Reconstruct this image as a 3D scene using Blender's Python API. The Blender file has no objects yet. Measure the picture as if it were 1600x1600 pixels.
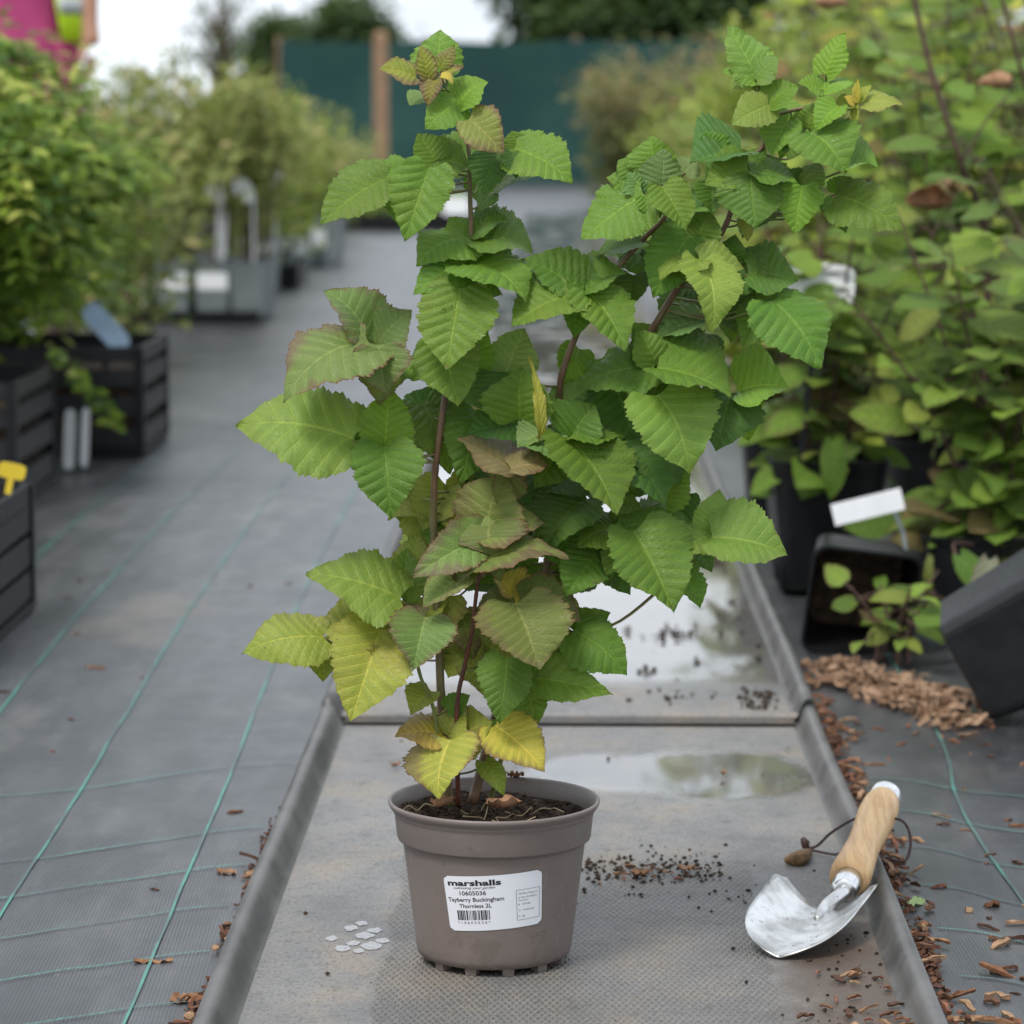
import bpy, bmesh, math, random
import numpy as np
from mathutils import Vector, Matrix, noise
R = math.radians
random.seed(7)
sc = bpy.context.scene
col = sc.collection

# ------------------------------------------------------------------ camera, sky, sun, exposure
F = 4900.0                       # focal length in photo pixels (1600 px wide)
H = 0.674
PITCH, YAW = math.atan(620 / F), math.atan(84 / F)
cd = bpy.data.cameras.new('camera'); cam = bpy.data.objects.new('camera', cd); col.objects.link(cam)
cd.sensor_width = 36; cd.lens = 36 * F / 1600
cd.clip_start = 0.05; cd.clip_end = 600
cam.location = (0, 0, H); cam.rotation_euler = (math.pi / 2 - PITCH, 0, YAW)
cd.dof.use_dof = True; cd.dof.focus_distance = 2.47; cd.dof.aperture_fstop = 9.0
sc.camera = cam
CM = cam.rotation_euler.to_matrix()

SUN_EL, SUN_AZ = 58, 215          # azimuth clockwise from +Y: behind the camera, to its left
w = bpy.data.worlds.new('World'); sc.world = w; w.use_nodes = True
nt = w.node_tree; nt.nodes.clear()
def wn(t, **k):
    n = nt.nodes.new(t)
    for a, b in k.items(): setattr(n, a, b)
    return n
sky = wn('ShaderNodeTexSky', sky_type='NISHITA', sun_disc=False, sun_elevation=R(SUN_EL), sun_rotation=R(SUN_AZ),
         dust_density=3.0, air_density=1.0, ozone_density=1.0)
tc = wn('ShaderNodeTexCoord'); mp = wn('ShaderNodeMapping'); mp.inputs['Scale'].default_value = (1.6, 1.6, 4.5)
ns = wn('ShaderNodeTexNoise'); ns.inputs['Scale'].default_value = 2.2; ns.inputs['Detail'].default_value = 6
rp = wn('ShaderNodeValToRGB'); rp.color_ramp.elements[0].position = .35; rp.color_ramp.elements[1].position = .68
rp.color_ramp.elements[0].color = (.74, .74, .74, 1); rp.color_ramp.elements[1].color = (1, 1, 1, 1)
cr = wn('ShaderNodeValToRGB'); cr.color_ramp.elements[0].color = (4.9, 5.5, 6.2, 1); cr.color_ramp.elements[1].color = (8.2, 8.6, 9.1, 1)
cr.color_ramp.elements[0].position = .32; cr.color_ramp.elements[1].position = .7
mx = wn('ShaderNodeMix', data_type='RGBA'); bg = wn('ShaderNodeBackground'); bg.inputs['Strength'].default_value = 0.09
wo = wn('ShaderNodeOutputWorld')
L_ = nt.links.new
L_(tc.outputs['Generated'], mp.inputs['Vector']); L_(mp.outputs[0], ns.inputs['Vector'])
L_(ns.outputs['Fac'], rp.inputs['Fac']); L_(ns.outputs['Fac'], cr.inputs['Fac'])
L_(rp.outputs[0], mx.inputs['Factor']); L_(sky.outputs[0], mx.inputs['A']); L_(cr.outputs[0], mx.inputs['B'])
L_(mx.outputs['Result'], bg.inputs['Color']); L_(bg.outputs[0], wo.inputs[0])

sd = bpy.data.lights.new('sun', 'SUN'); sd.energy = 1.5; sd.angle = R(16); sd.color = (1, .965, .91)
sun = bpy.data.objects.new('sun', sd); col.objects.link(sun)
sdir = Vector((math.sin(R(SUN_AZ)) * math.cos(R(SUN_EL)), math.cos(R(SUN_AZ)) * math.cos(R(SUN_EL)), math.sin(R(SUN_EL))))
sun.rotation_euler = sdir.to_track_quat('Z', 'Y').to_euler(); sun.location = (-3, -3, 6)
vs = sc.view_settings
vs.view_transform = 'Standard'; vs.look = 'None'; vs.exposure = 1.02; vs.gamma = 1; vs.use_curve_mapping = False
sc.cycles.use_denoising = True
sc.cycles.use_adaptive_sampling = True; sc.cycles.adaptive_threshold = .02; sc.cycles.max_bounces = 5; sc.cycles.transparent_max_bounces = 8

# ------------------------------------------------------------------ helpers
def ray(px, py):
    return CM @ Vector(((px - 800) / F, (800 - py) / F, -1))
def P(px, py, Y):
    d = ray(px, py); k = Y / d.y
    return Vector((d.x * k, Y, H + d.z * k))
def G(px, py, z=0.0):
    d = ray(px, py); k = (z - H) / d.z
    return Vector((d.x * k, d.y * k, z))

def tag(o, label=None, cat=None, group=None, kind=None):
    if label: o['label'] = label
    if cat: o['category'] = cat
    if group: o['group'] = group
    if kind: o['kind'] = kind
    return o
def empty(name, loc, label=None, cat=None, group=None, rz=0):
    o = bpy.data.objects.new(name, None); col.objects.link(o); o.location = loc; o.rotation_euler = (0, 0, rz)
    o.empty_display_size = .05
    return tag(o, label, cat, group)
def root_of(o):
    while o.parent: o = o.parent
    return o
def link(name, me, parent=None, mat=None, smooth=False):
    o = bpy.data.objects.new(name, me); col.objects.link(o)
    if parent: o.parent = parent
    if mat is not None and not me.materials: me.materials.append(mat)
    if smooth: me.shade_smooth()
    return o
class MB:
    """collects vertices and faces; build() links them as one mesh object"""
    def __init__(s): s.v = []; s.f = []; s.m = []
    def add(s, vs_, fs, mi=0):
        n = len(s.v); s.v += [tuple(v) for v in vs_]; s.f += [tuple(i + n for i in f) for f in fs]; s.m += [mi] * len(fs)
        return s
    def box(s, a, b, M=None, mi=0):
        x0, y0, z0 = a; x1, y1, z1 = b
        vv = [Vector(p) for p in ((x0, y0, z0), (x1, y0, z0), (x1, y1, z0), (x0, y1, z0), (x0, y0, z1), (x1, y0, z1), (x1, y1, z1), (x0, y1, z1))]
        if M: vv = [M @ p for p in vv]
        return s.add(vv, [(0, 3, 2, 1), (4, 5, 6, 7), (0, 1, 5, 4), (1, 2, 6, 5), (2, 3, 7, 6), (3, 0, 4, 7)], mi)
    def tube(s, pts, rad, n=8, mi=0, cap=True):
        pts = [Vector(p) for p in pts]; rad = list(rad) if hasattr(rad, '__len__') else [rad] * len(pts)
        vs_, fs = [], []; u = None
        for i, p in enumerate(pts):
            d = (pts[min(i + 1, len(pts) - 1)] - pts[max(i - 1, 0)]).normalized()
            if u is None: u = d.orthogonal().normalized()
            u = (u - d * u.dot(d)); u = u.normalized() if u.length > 1e-6 else d.orthogonal().normalized()
            w_ = d.cross(u)
            for k in range(n):
                a = 2 * math.pi * k / n; vs_.append(p + (u * math.cos(a) + w_ * math.sin(a)) * rad[i])
        for i in range(len(pts) - 1):
            for k in range(n):
                fs.append((i * n + k, i * n + (k + 1) % n, (i + 1) * n + (k + 1) % n, (i + 1) * n + k))
        if cap: fs += [tuple(range(n - 1, -1, -1)), tuple((len(pts) - 1) * n + k for k in range(n))]
        return s.add(vs_, fs, mi)
    def lathe(s, prof, n=48, M=None, mi=0, close=False):
        vs_, fs = [], []
        for r, z in prof:
            for k in range(n):
                a = 2 * math.pi * k / n; p = Vector((r * math.cos(a), r * math.sin(a), z)); vs_.append(M @ p if M else p)
        for i in range(len(prof) - 1):
            for k in range(n): fs.append((i * n + k, i * n + (k + 1) % n, (i + 1) * n + (k + 1) % n, (i + 1) * n + k))
        if close: fs += [tuple(range(n - 1, -1, -1)), tuple((len(prof) - 1) * n + k for k in range(n))]
        return s.add(vs_, fs, mi)
    def mesh(s, name):
        me = bpy.data.meshes.new(name); me.from_pydata(s.v, [], s.f)
        return me
    def build(s, name, mats, parent=None, smooth=False, local=True):
        """vertices are given in world space; they are moved into the root's space"""
        if parent is not None and local:
            M = root_matrix(root_of(parent)).inverted(); s.v = [tuple(M @ Vector(v)) for v in s.v]
        me = s.mesh(name)
        for m in (mats if isinstance(mats, (list, tuple)) else [mats]): me.materials.append(m)
        if any(s.m): me.polygons.foreach_set('material_index', s.m)
        if smooth: me.shade_smooth()
        me.update()
        return link(name, me, parent)
def root_matrix(o):
    return Matrix.LocRotScale(o.location, o.rotation_euler, o.scale)
def spline(pts, n=6):
    pts = [Vector(p) for p in pts]; out = []
    for i in range(len(pts) - 1):
        p0, p1, p2, p3 = pts[max(i - 1, 0)], pts[i], pts[i + 1], pts[min(i + 2, len(pts) - 1)]
        for k in range(n):
            t = k / n
            out.append(.5 * ((2 * p1) + (p2 - p0) * t + (2 * p0 - 5 * p1 + 4 * p2 - p3) * t * t + (3 * p1 - p0 - 3 * p2 + p3) * t ** 3))
    out.append(pts[-1]); return out
def lerp(a, b, t): return a + (b - a) * t

# ------------------------------------------------------------------ materials
class NT:
    def __init__(s, name):
        s.mat = bpy.data.materials.new(name); s.mat.use_nodes = True; s.t = s.mat.node_tree; s.t.nodes.clear()
        s.out = s.n('ShaderNodeOutputMaterial')
    def n(s, typ, ins=None, **k):
        nd = s.t.nodes.new(typ)
        for a, b in k.items(): setattr(nd, a, b)
        if ins:
            for a, b in ins.items(): s.set(nd.inputs[a], b)
        return nd
    def set(s, sock, v):
        if isinstance(v, bpy.types.NodeSocket): s.t.links.new(v, sock)
        elif isinstance(v, bpy.types.Node): s.t.links.new(v.outputs[0], sock)
        elif isinstance(v, tuple) and len(v) == 3 and sock.type == 'RGBA': sock.default_value = (*v, 1)
        else: sock.default_value = v
    def math(s, op, a, b=None, c=None, clamp=False):
        nd = s.n('ShaderNodeMath', operation=op, use_clamp=clamp); s.set(nd.inputs[0], a)
        if b is not None: s.set(nd.inputs[1], b)
        if c is not None: s.set(nd.inputs[2], c)
        return nd.outputs[0]
    def mix(s, f, a, b, blend='MIX'):
        nd = s.n('ShaderNodeMix', data_type='RGBA', blend_type=blend, clamp_factor=True)
        s.set(nd.inputs['Factor'], f); s.set(nd.inputs['A'], a); s.set(nd.inputs['B'], b)
        return nd.outputs['Result']
    def step(s, v, lo, hi):
        nd = s.n('ShaderNodeMapRange', interpolation_type='SMOOTHSTEP', ins={'Value': v, 'From Min': lo, 'From Max': hi})
        return nd.outputs['Result']
    def noise(s, vec, scale, detail=4, rough=.55, dist=0):
        nd = s.n('ShaderNodeTexNoise', ins={'Scale': scale, 'Detail': detail, 'Roughness': rough, 'Distortion': dist})
        if vec is not None: s.set(nd.inputs['Vector'], vec)
        return nd.outputs['Fac']
    def obj(s): return s.n('ShaderNodeTexCoord').outputs['Object']
    def pos(s): return s.n('ShaderNodeNewGeometry').outputs['Position']
    def mapping(s, vec, scale=(1, 1, 1), rot=(0, 0, 0), loc=(0, 0, 0)):
        nd = s.n('ShaderNodeMapping', ins={'Vector': vec}); nd.inputs['Scale'].default_value = scale
        nd.inputs['Rotation'].default_value = rot; nd.inputs['Location'].default_value = loc
        return nd.outputs[0]
    def bump(s, h, strength=.3, dist=.002, normal=None):
        nd = s.n('ShaderNodeBump', ins={'Height': h, 'Strength': strength, 'Distance': dist})
        if normal is not None: s.set(nd.inputs['Normal'], normal)
        return nd.outputs[0]
    def bsdf(s, color, rough=.5, spec=.5, metal=0, normal=None, **k):
        nd = s.n('ShaderNodeBsdfPrincipled', ins={'Base Color': color, 'Roughness': rough, 'Metallic': metal, 'Specular IOR Level': spec})
        if normal is not None: s.set(nd.inputs['Normal'], normal)
        for a, b in k.items(): s.set(nd.inputs[a], b)
        return nd.outputs[0]
    def end(s, sh): s.t.links.new(sh, s.out.inputs[0]); return s.mat

def plain(name, c, rough=.5, spec=.5, metal=0, var=.25, scale=30, bump=.15, c2=None, bdist=.001):
    m = NT(name); o = m.pos(); f = m.noise(o, scale, 5, .6); g = m.noise(o, scale * 6, 3)
    dark = tuple(x * (1 - var) for x in c) if c2 is None else c2
    cc = m.mix(m.step(f, .32, .68), c, dark)
    rr = m.math('MULTIPLY_ADD', g, .25, rough - .12)
    return m.end(m.bsdf(cc, rr, spec, metal, m.bump(m.math('ADD', f, g), bump, bdist)))
def foliage_mat(name, ca, cb, cc=None, transl=.32, rough=.5):
    """leaf colour picked per leaf by the 'tint' attribute"""
    m = NT(name); a = m.n('ShaderNodeAttribute', attribute_name='tint').outputs['Fac']
    rp = m.n('ShaderNodeValToRGB', ins={'Fac': a}); e = rp.color_ramp.elements
    e[0].color = (*ca, 1); e[1].color = (*cb, 1); e[0].position = .1; e[1].position = .85
    if cc: x = e.new(.97); x.color = (*cc, 1)
    c = rp.outputs[0]
    d = m.bsdf(c, rough, .35); t = m.n('ShaderNodeBsdfTranslucent', ins={'Color': m.mix(.5, c, (.25, .4, .05))})
    return m.end(m.n('ShaderNodeMixShader', ins={0: transl, 1: d, 2: t.outputs[0]}).outputs[0])

def leaf_material(name, detail=True):
    m = NT(name); oi = m.n('ShaderNodeObjectInfo'); base = oi.outputs['Color']; age = oi.outputs['Alpha']; rnd = oi.outputs['Random']
    at = lambda k: m.n('ShaderNodeAttribute', attribute_name=k).outputs['Fac']
    o = m.n('ShaderNodeTexCoord').outputs['Object']
    q, v, t = at('leafq'), at('leafv'), at('leaft')
    av = m.math('ABSOLUTE', v)
    fr = m.math('PINGPONG', q, .5)                                    # 0 on a vein
    side = m.math('SUBTRACT', 1, m.step(fr, .0, .10))
    side = m.math('MULTIPLY', side, m.math('SUBTRACT', 1.0, m.math('MULTIPLY', av, .55)))
    rib = m.math('SUBTRACT', 1, m.step(av, .015, .06))
    vein = m.math('MAXIMUM', m.math('MULTIPLY', side, .75), rib)
    ter = m.n('ShaderNodeTexVoronoi', feature='DISTANCE_TO_EDGE', ins={'Vector': o, 'Scale': 420.0}).outputs['Distance']
    ter = m.math('SUBTRACT', 1, m.step(ter, .0, .16))
    n1 = m.noise(o, 55, 5, .6); n2 = m.noise(o, 420, 3, .6); n3 = m.noise(o, 22, 3, .5)
    c = m.mix(m.math('MULTIPLY', m.step(n1, .3, .7), .45), base, m.mix(1.0, base, (.62, .74, .55), 'MULTIPLY'))
    c = m.mix(m.math('MULTIPLY', m.step(n3, .45, .75), .35), c, m.mix(1.0, base, (1.35, 1.12, .9), 'MULTIPLY'))
    c = m.mix(m.math('MULTIPLY', ter, .16), c, m.mix(1.0, base, (1.6, 1.4, 1.4), 'MULTIPLY'))
    c = m.mix(m.math('MULTIPLY', vein, .55), c, m.mix(1.0, base, (1.85, 1.55, 1.7), 'MULTIPLY'))
    c = m.mix(m.math('MULTIPLY', m.math('MULTIPLY', m.step(fr, .12, .5), m.step(m.noise(o, 34, 2), .3, .7)), .5), c, m.mix(1.0, base, (.6, .72, .5), 'MULTIPLY'))
    # old leaves: bronzed margins and blotches between the veins
    edge = m.math('ADD', m.math('MULTIPLY', m.math('POWER', av, 2.2), .55), m.math('MULTIPLY', m.math('POWER', t, 4), .35))
    blotch = m.math('ADD', m.math('ADD', edge, m.math('MULTIPLY', fr, .35)), m.math('MULTIPLY', m.math('SUBTRACT', n3, .5), 2.6))
    bm_ = m.math('MULTIPLY', m.step(blotch, .22, .75), m.math('MULTIPLY', age, 1.0), clamp=True)
    c = m.mix(bm_, c, m.mix(m.step(n3, .4, .6), (.20, .095, .055), (.17, .085, .075)))
    rim = m.math('MULTIPLY', m.step(av, .93, 1.0), m.math('MULTIPLY', age, 1.6), clamp=True)
    c = m.mix(rim, c, (.16, .07, .035))
    spk = m.math('MULTIPLY', m.step(m.noise(o, 160, 2), .71, .75), .55)
    c = m.mix(spk, c, (.12, .085, .035))
    back = m.n('ShaderNodeNewGeometry').outputs['Backfacing']
    c = m.mix(m.math('MULTIPLY', back, .5), c, (.2, .27, .14))
    hgt = m.math('SUBTRACT', m.math('MULTIPLY', n2, .5), m.math('ADD', m.math('MULTIPLY', vein, 1.1), m.math('MULTIPLY', ter, .45)))
    nrm = m.bump(hgt, .6, .0008)
    d = m.bsdf(c, m.math('MULTIPLY_ADD', n1, .25, .34), .36, 0, nrm)
    tr = m.n('ShaderNodeBsdfTranslucent', ins={'Color': m.mix(1.0, c, (1.15, 1.2, .55), 'MULTIPLY'), 'Normal': nrm})
    return m.end(m.n('ShaderNodeMixShader', ins={0: .30, 1: d, 2: tr.outputs[0]}).outputs[0])
# ------------------------------------------------------------------ ground, fabric, trays
XL, XR = -0.243, 0.254            # inner edges of the flood trays
def fh(x, y):
    """height of the woven ground fabric"""
    d = max(XL - .03 - x, x - XR - .03, 0)
    k = min(1, d / .12)
    z = -.005 + k * (.007 * noise.noise((x * 2.3, y * 1.3, 3)) + .003 * noise.noise((x * 9, y * 5, 7)) + .0012 * noise.noise((x * 26, y * 14, 1)))
    return z
m = NT('soil_ground'); o = m.pos(); f = m.noise(o, 1.2, 6); g = m.noise(o, 30, 4)
M_soil = m.end(m.bsdf(m.mix(f, (.05, .062, .025), (.12, .10, .07)), .9, .2, 0, m.bump(g, .5, .01)))
gm = MB(); gm.add([(-300, -20, -.06), (300, -20, -.06), (300, 400, -.06), (-300, 400, -.06)], [(0, 1, 2, 3)])
tag(gm.build('ground', M_soil), 'dark bare ground stretching to the horizon', 'ground', kind='structure')

m = NT('woven_fabric'); o = m.pos(); s1 = m.n('ShaderNodeSeparateXYZ', ins={0: m.mapping(o, rot=(0, 0, R(24)))})
X, Y = s1.outputs[0], s1.outputs[1]
w1 = m.math('SINE', m.math('MULTIPLY', X, 2 * math.pi / .0034)); w2 = m.math('SINE', m.math('MULTIPLY', Y, 2 * math.pi / .007))
weave = m.math('MULTIPLY', w1, w2)
wr = m.noise(m.mapping(o, (1.0, .22, 1), rot=(0, 0, R(-28))), 22, 6, .68); big = m.noise(o, 3.2, 5, .6); mid = m.noise(o, 17, 5, .65); dust = m.noise(m.mapping(o, (1, .35, 1)), 7, 6, .7); st = m.noise(m.mapping(o, (1, .5, 1), loc=(4, 1, 0)), 2.1, 4)
c = m.mix(m.step(big, .35, .68), (.024, .0255, .028), (.042, .044, .047))
c = m.mix(m.math('MULTIPLY', m.step(wr, .46, .72), .6), c, (.08, .083, .087))
c = m.mix(m.math('MULTIPLY', m.step(wr, .5, .3), .6), c, (.022, .024, .026))
c = m.mix(m.math('MULTIPLY', m.step(dust, .5, .78), .5), c, (.17, .16, .145))
c = m.mix(m.math('MULTIPLY', m.step(st, .62, .72), .5), c, (.16, .125, .09))
c = m.mix(m.math('MULTIPLY', m.math('GREATER_THAN', weave, .15), .42), c, (.015, .016, .018))
c = m.mix(m.step(m.noise(o, 140, 2), .72, .78), c, (.2, .17, .14))
M_fab = m.end(m.bsdf(c, m.math('MULTIPLY_ADD', mid, .28, .24), .85, 0,
                     m.bump(m.math('ADD', m.math('MULTIPLY', weave, .3), m.math('MULTIPLY', mid, 1.4)), .28, .0016)))
def axis(lo, hi, d0, d1, dd, big):
    a = list(np.arange(lo, d0, big)) + list(np.arange(d0, d1, dd)) + list(np.arange(d1, hi + .01, big)); return a
ax, ay = axis(-7, 7, -1.25, 1.1, .025, .6), axis(-1, 48, 1.9, 6.5, .03, .5)
fb = MB(); fb.v = [(x, y, fh(x, y)) for y in ay for x in ax]; nx = len(ax)
fb.f = [(j * nx + i, j * nx + i + 1, (j + 1) * nx + i + 1, (j + 1) * nx + i) for j in range(len(ay) - 1) for i in range(nx - 1)]; fb.m = [0] * len(fb.f)
fabric = tag(fb.build('weed_fabric', M_fab, smooth=True), 'black woven ground fabric beside the trays', 'ground fabric', kind='structure')

m = NT('green_thread'); o = m.pos(); d = m.math('SINE', m.math('MULTIPLY', m.n('ShaderNodeSeparateXYZ', ins={0: m.mapping(o, rot=(0, 0, R(35)))}).outputs[0], 2 * math.pi / .0032))
c = m.mix(m.math('GREATER_THAN', d, .1), (.075, .30, .235), (.035, .14, .12))
c = m.mix(m.math('MULTIPLY', m.step(m.noise(o, 6, 4, .6), .42, .6), .85), c, (.06, .075, .08))
M_thr = m.end(m.bsdf(c, .45, .5))
def thread(pts, wdt=.0026):
    pts = spline(pts, 40); b = MB(); vv = []
    for i, p in enumerate(pts):
        d = (pts[min(i + 1, len(pts) - 1)] - pts[max(i - 1, 0)]).normalized(); s_ = Vector((-d.y, d.x, 0)) * wdt / 2
        j = .0011 * noise.noise((p.x * 9, p.y * 9, 2))
        for q in (p - s_, p + s_): vv.append((q.x + j, q.y + j, fh(q.x + j, q.y + j) + .0016))
    b.add(vv, [(2 * i, 2 * i + 1, 2 * i + 3, 2 * i + 2) for i in range(len(pts) - 1)])
    b.build('guide_thread', M_thr, fabric)
for x0 in (-.331, -.476, -.622, -.77, -.92):
    thread([(x0 + .006, 1.95, 0), (x0, 2.3, 0), (x0 - .008, 2.7, 0), (x0 - .016, 3.2, 0), (x0 - .034, 3.9, 0), (x0 - .05, 5, 0), (x0 - .05, 6.4, 0)])
for k in (0, 1, 2, 3, 4, 6):
    y0 = 2.27 + k * .15
    thread([(-.98, y0 - .33, 0), (-.7, y0 - .17, 0), (-.5, y0 - .06, 0), (-.42, y0 + .0, 0), (-.33, y0 + .06, 0), (-.29, y0 + .075, 0)], .002)
for x0 in (.405, .56, .71):
    thread([(x0 - .004, 2.0, 0), (x0 - .003, 2.6, 0), (x0 - .012, 2.9, 0), (x0 - .012, 3.1, 0), (x0 + .006, 3.4, 0), (x0, 4.2, 0)], .003)
for k in range(6):
    y0 = 2.42 + k * .15
    thread([(.315, y0 + .012, 0), (.35, y0 + .0, 0), (.4, y0 - .05, 0), (.5, y0 - .1, 0), (.75, y0 - .16, 0)], .002)

m = NT('tray_plastic'); o = m.pos(); sp = m.n('ShaderNodeSeparateXYZ', ins={0: o}); X, Y = sp.outputs[0], sp.outputs[1]
# expanded-mesh imprint in the middle of the near tray
a = m.math('MULTIPLY', X, math.pi / .0056); b = m.math('MULTIPLY', Y, math.pi / .0165)
l1 = m.math('ABSOLUTE', m.math('SINE', m.math('ADD', a, b))); l2 = m.math('ABSOLUTE', m.math('SINE', m.math('SUBTRACT', a, b)))
mesh_ = m.step(m.math('MINIMUM', l1, l2), .25, .75)
nn = m.noise(o, 9, 4)
mask = m.math('MULTIPLY', m.step(m.math('ADD', m.math('ABSOLUTE', m.math('ADD', X, -.01)), m.math('MULTIPLY', nn, .03)), .172, .166),
              m.step(m.math('ADD', Y, m.math('MULTIPLY', nn, .15)), 2.95, 2.75))
big = m.noise(o, 4.5, 6, .62); fine = m.noise(o, 60, 5, .7); drag = m.noise(m.mapping(o, (1, .62, 1)), 9, 8, .7)
grain = m.noise(m.mapping(o, (1, .5, 1)), 330, 3, .7)
c = m.mix(m.step(big, .35, .65), (.135, .131, .126), (.178, .172, .164))
c = m.mix(m.math('MULTIPLY', m.step(drag, .47, .66), .7), c, (.235, .192, .145))
c = m.mix(m.math('MULTIPLY', m.step(drag, .5, .3), .7), c, (.085, .084, .083))
c = m.mix(m.math('MULTIPLY', m.step(grain, .53, .66), .75), c, (.055, .051, .047))
c = m.mix(m.math('MULTIPLY', m.step(grain, .43, .32), .45), c, (.26, .25, .235))
c = m.mix(m.math('MULTIPLY', m.step(fine, .56, .68), .6), c, (.075, .065, .055))
c = m.mix(m.math('MULTIPLY', m.math('MULTIPLY', m.math('SUBTRACT', 1, mesh_), mask), .0), c, (.3, .3, .3))
c = m.mix(m.math('MULTIPLY', m.math('MULTIPLY', mesh_, mask), m.math('MULTIPLY_ADD', m.noise(o, 16, 4, .6), .9, .18)), c, (.07, .058, .046))
# soil washed into the near right corner
dx = m.math('DIVIDE', m.math('SUBTRACT', X, .262), .095); dy = m.math('DIVIDE', m.math('SUBTRACT', Y, 2.34), .26)
rr = m.math('ADD', m.math('MULTIPLY', dx, dx), m.math('MULTIPLY', dy, dy))
soilm = m.step(m.math('ADD', rr, m.math('MULTIPLY', m.math('SUBTRACT', drag, .5), 2.4)), 1.35, .5)
c = m.mix(m.math('MULTIPLY', soilm, .9), c, m.mix(fine, (.04, .026, .017), (.10, .066, .042)))
# standing water: far tray, and a shallow patch in the near tray
ex = m.math('DIVIDE', m.math('SUBTRACT', X, .12), .17); ey = m.math('DIVIDE', m.math('SUBTRACT', Y, 3.17), .14)
er = m.math('ADD', m.math('MULTIPLY', ex, ex), m.math('MULTIPLY', ey, ey))
pn = m.noise(m.mapping(o, (1, .6, 1)), 7.5, 5, .6)
w1 = m.step(m.math('ADD', er, m.math('MULTIPLY', m.math('SUBTRACT', pn, .5), 2.6)), 1.05, .4)
w2 = m.math('MULTIPLY', m.step(Y, 3.58, 3.74), m.step(m.math('ADD', pn, m.math('MULTIPLY', m.math('GREATER_THAN', Y, 6.5), -.1)), .29, .36))
wet = m.math('MAXIMUM', w1, w2)
alg = m.step(m.noise(m.mapping(o, (1, .5, 1), loc=(3.1, 2.2, 0)), 10, 5, .65), .62, .68)
alg = m.math('MULTIPLY', alg, m.math('MULTIPLY', m.step(X, .06, .16), m.step(Y, 2.95, 3.1)))
c = m.mix(m.math('MULTIPLY', wet, .55), c, (.09, .088, .085))
c = m.mix(m.math('MULTIPLY', alg, .85), c, (.055, .06, .022))
ro = m.math('ADD', m.math('MULTIPLY', m.math('SUBTRACT', 1, wet), m.math('MULTIPLY_ADD', fine, .3, .36)), m.math('MULTIPLY_ADD', alg, .5, .03), clamp=True)
dry = m.math('SUBTRACT', 1, m.math('MULTIPLY', wet, .97))
hgt = m.math('MULTIPLY', m.math('ADD', m.math('MULTIPLY', mesh_, m.math('MULTIPLY', mask, -1.0)), m.math('MULTIPLY', m.math('ADD', fine, grain), .5)), dry)
M_tray = m.end(m.bsdf(c, ro, .5, 0, m.bump(hgt, .7, .0012)))
m = NT('tray_rim'); o = m.pos(); f = m.noise(o, 12, 6, .65); g = m.noise(o, 90, 4, .7)
c = m.mix(m.step(f, .35, .65), (.055, .053, .051), (.11, .106, .10)); c = m.mix(m.math('MULTIPLY', m.step(g, .6, .75), .5), c, (.05, .045, .04))
M_rim = m.end(m.bsdf(c, m.math('MULTIPLY_ADD', f, .3, .3), .5, 0, m.bump(m.math('ADD', g, f), .25, .0008)))

PROF = [(0, -.0015), (.003, .0008), (.006, .004), (.0085, .011), (.011, .0185), (.0155, .0235), (.021, .0235), (.025, .019), (.0265, .009), (.027, -.004)]
def tray(y0, y1, zf, label):
    t = empty('flood_tray', ((XL + XR) / 2, y0, 0), label, 'tray', 'flood trays laid end to end')
    b = MB(); xs = np.linspace(XL - .005, XR + .005, 9); ys = np.linspace(y0, y1, 40)
    b.add([(x, y, zf + .0012 * noise.noise((x * 6, y * 2.3, 4)) * (abs(x) < .23)) for y in ys for x in xs],
          [(j * 9 + i, j * 9 + i + 1, (j + 1) * 9 + i + 1, (j + 1) * 9 + i) for j in range(39) for i in range(8)])
    b.build('floor', M_tray, t, True)
    for s_, xe, k in ((-1, XL, 1.12), (1, XR, 1.0)):
        b = MB(); n = len(PROF); ys = np.linspace(y0, y1, 60)
        vv = [(xe + s_ * p[0] * k + .002 * noise.noise((y * 1.7, s_ * 5, 1)), y, p[1] + (zf + .0006 if i < 9 else 0) + .0012 * noise.noise((y * 3, s_, 2)) * (i > 2)) for y in ys for i, p in enumerate(PROF)]
        fs = [(j * n + i, j * n + i + 1, (j + 1) * n + i + 1, (j + 1) * n + i) if s_ > 0 else (j * n + i, (j + 1) * n + i, (j + 1) * n + i + 1, j * n + i + 1) for j in range(59) for i in range(n - 1)]
        fs += [tuple(range(n)), tuple(range(59 * n, 60 * n))]
        b.add(vv, fs); b.build('rim', M_rim, t, True)
    b = MB()                                                     # low bead across the near end
    for i, (yy, zz) in enumerate(((0, -.004), (0, .004), (.004, .0062), (.016, .0062), (.022, .002))):
        b.v += [(XL - .006, y0 + yy, zf + zz), (XR + .006, y0 + yy, zf + zz)]
    b.f = [(2 * i, 2 * i + 1, 2 * i + 3, 2 * i + 2) for i in range(4)]; b.m = [0] * 4
    b.build('end_bead', M_tray, t)
    return t
TRAYS = [(1.3, 3.43, .0, 'grey plastic flood tray carrying the potted plant and the trowel'),
         (3.442, 6.4, .005, 'grey flood tray with standing water, its end butting the tray under the plant'),
         (6.42, 9.4, .005, 'wet flood tray following straight after the one with the largest puddle'),
         (9.42, 12.4, .005, 'flood tray in the row, level with the grey square pots'),
         (12.42, 15.4, .005, 'flood tray in the row, level with the far pots with orange topped labels'),
         (15.42, 21.4, .005, 'last and longest flood tray of the row, toward the green fence')]
for a in TRAYS: tray(*a)
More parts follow.
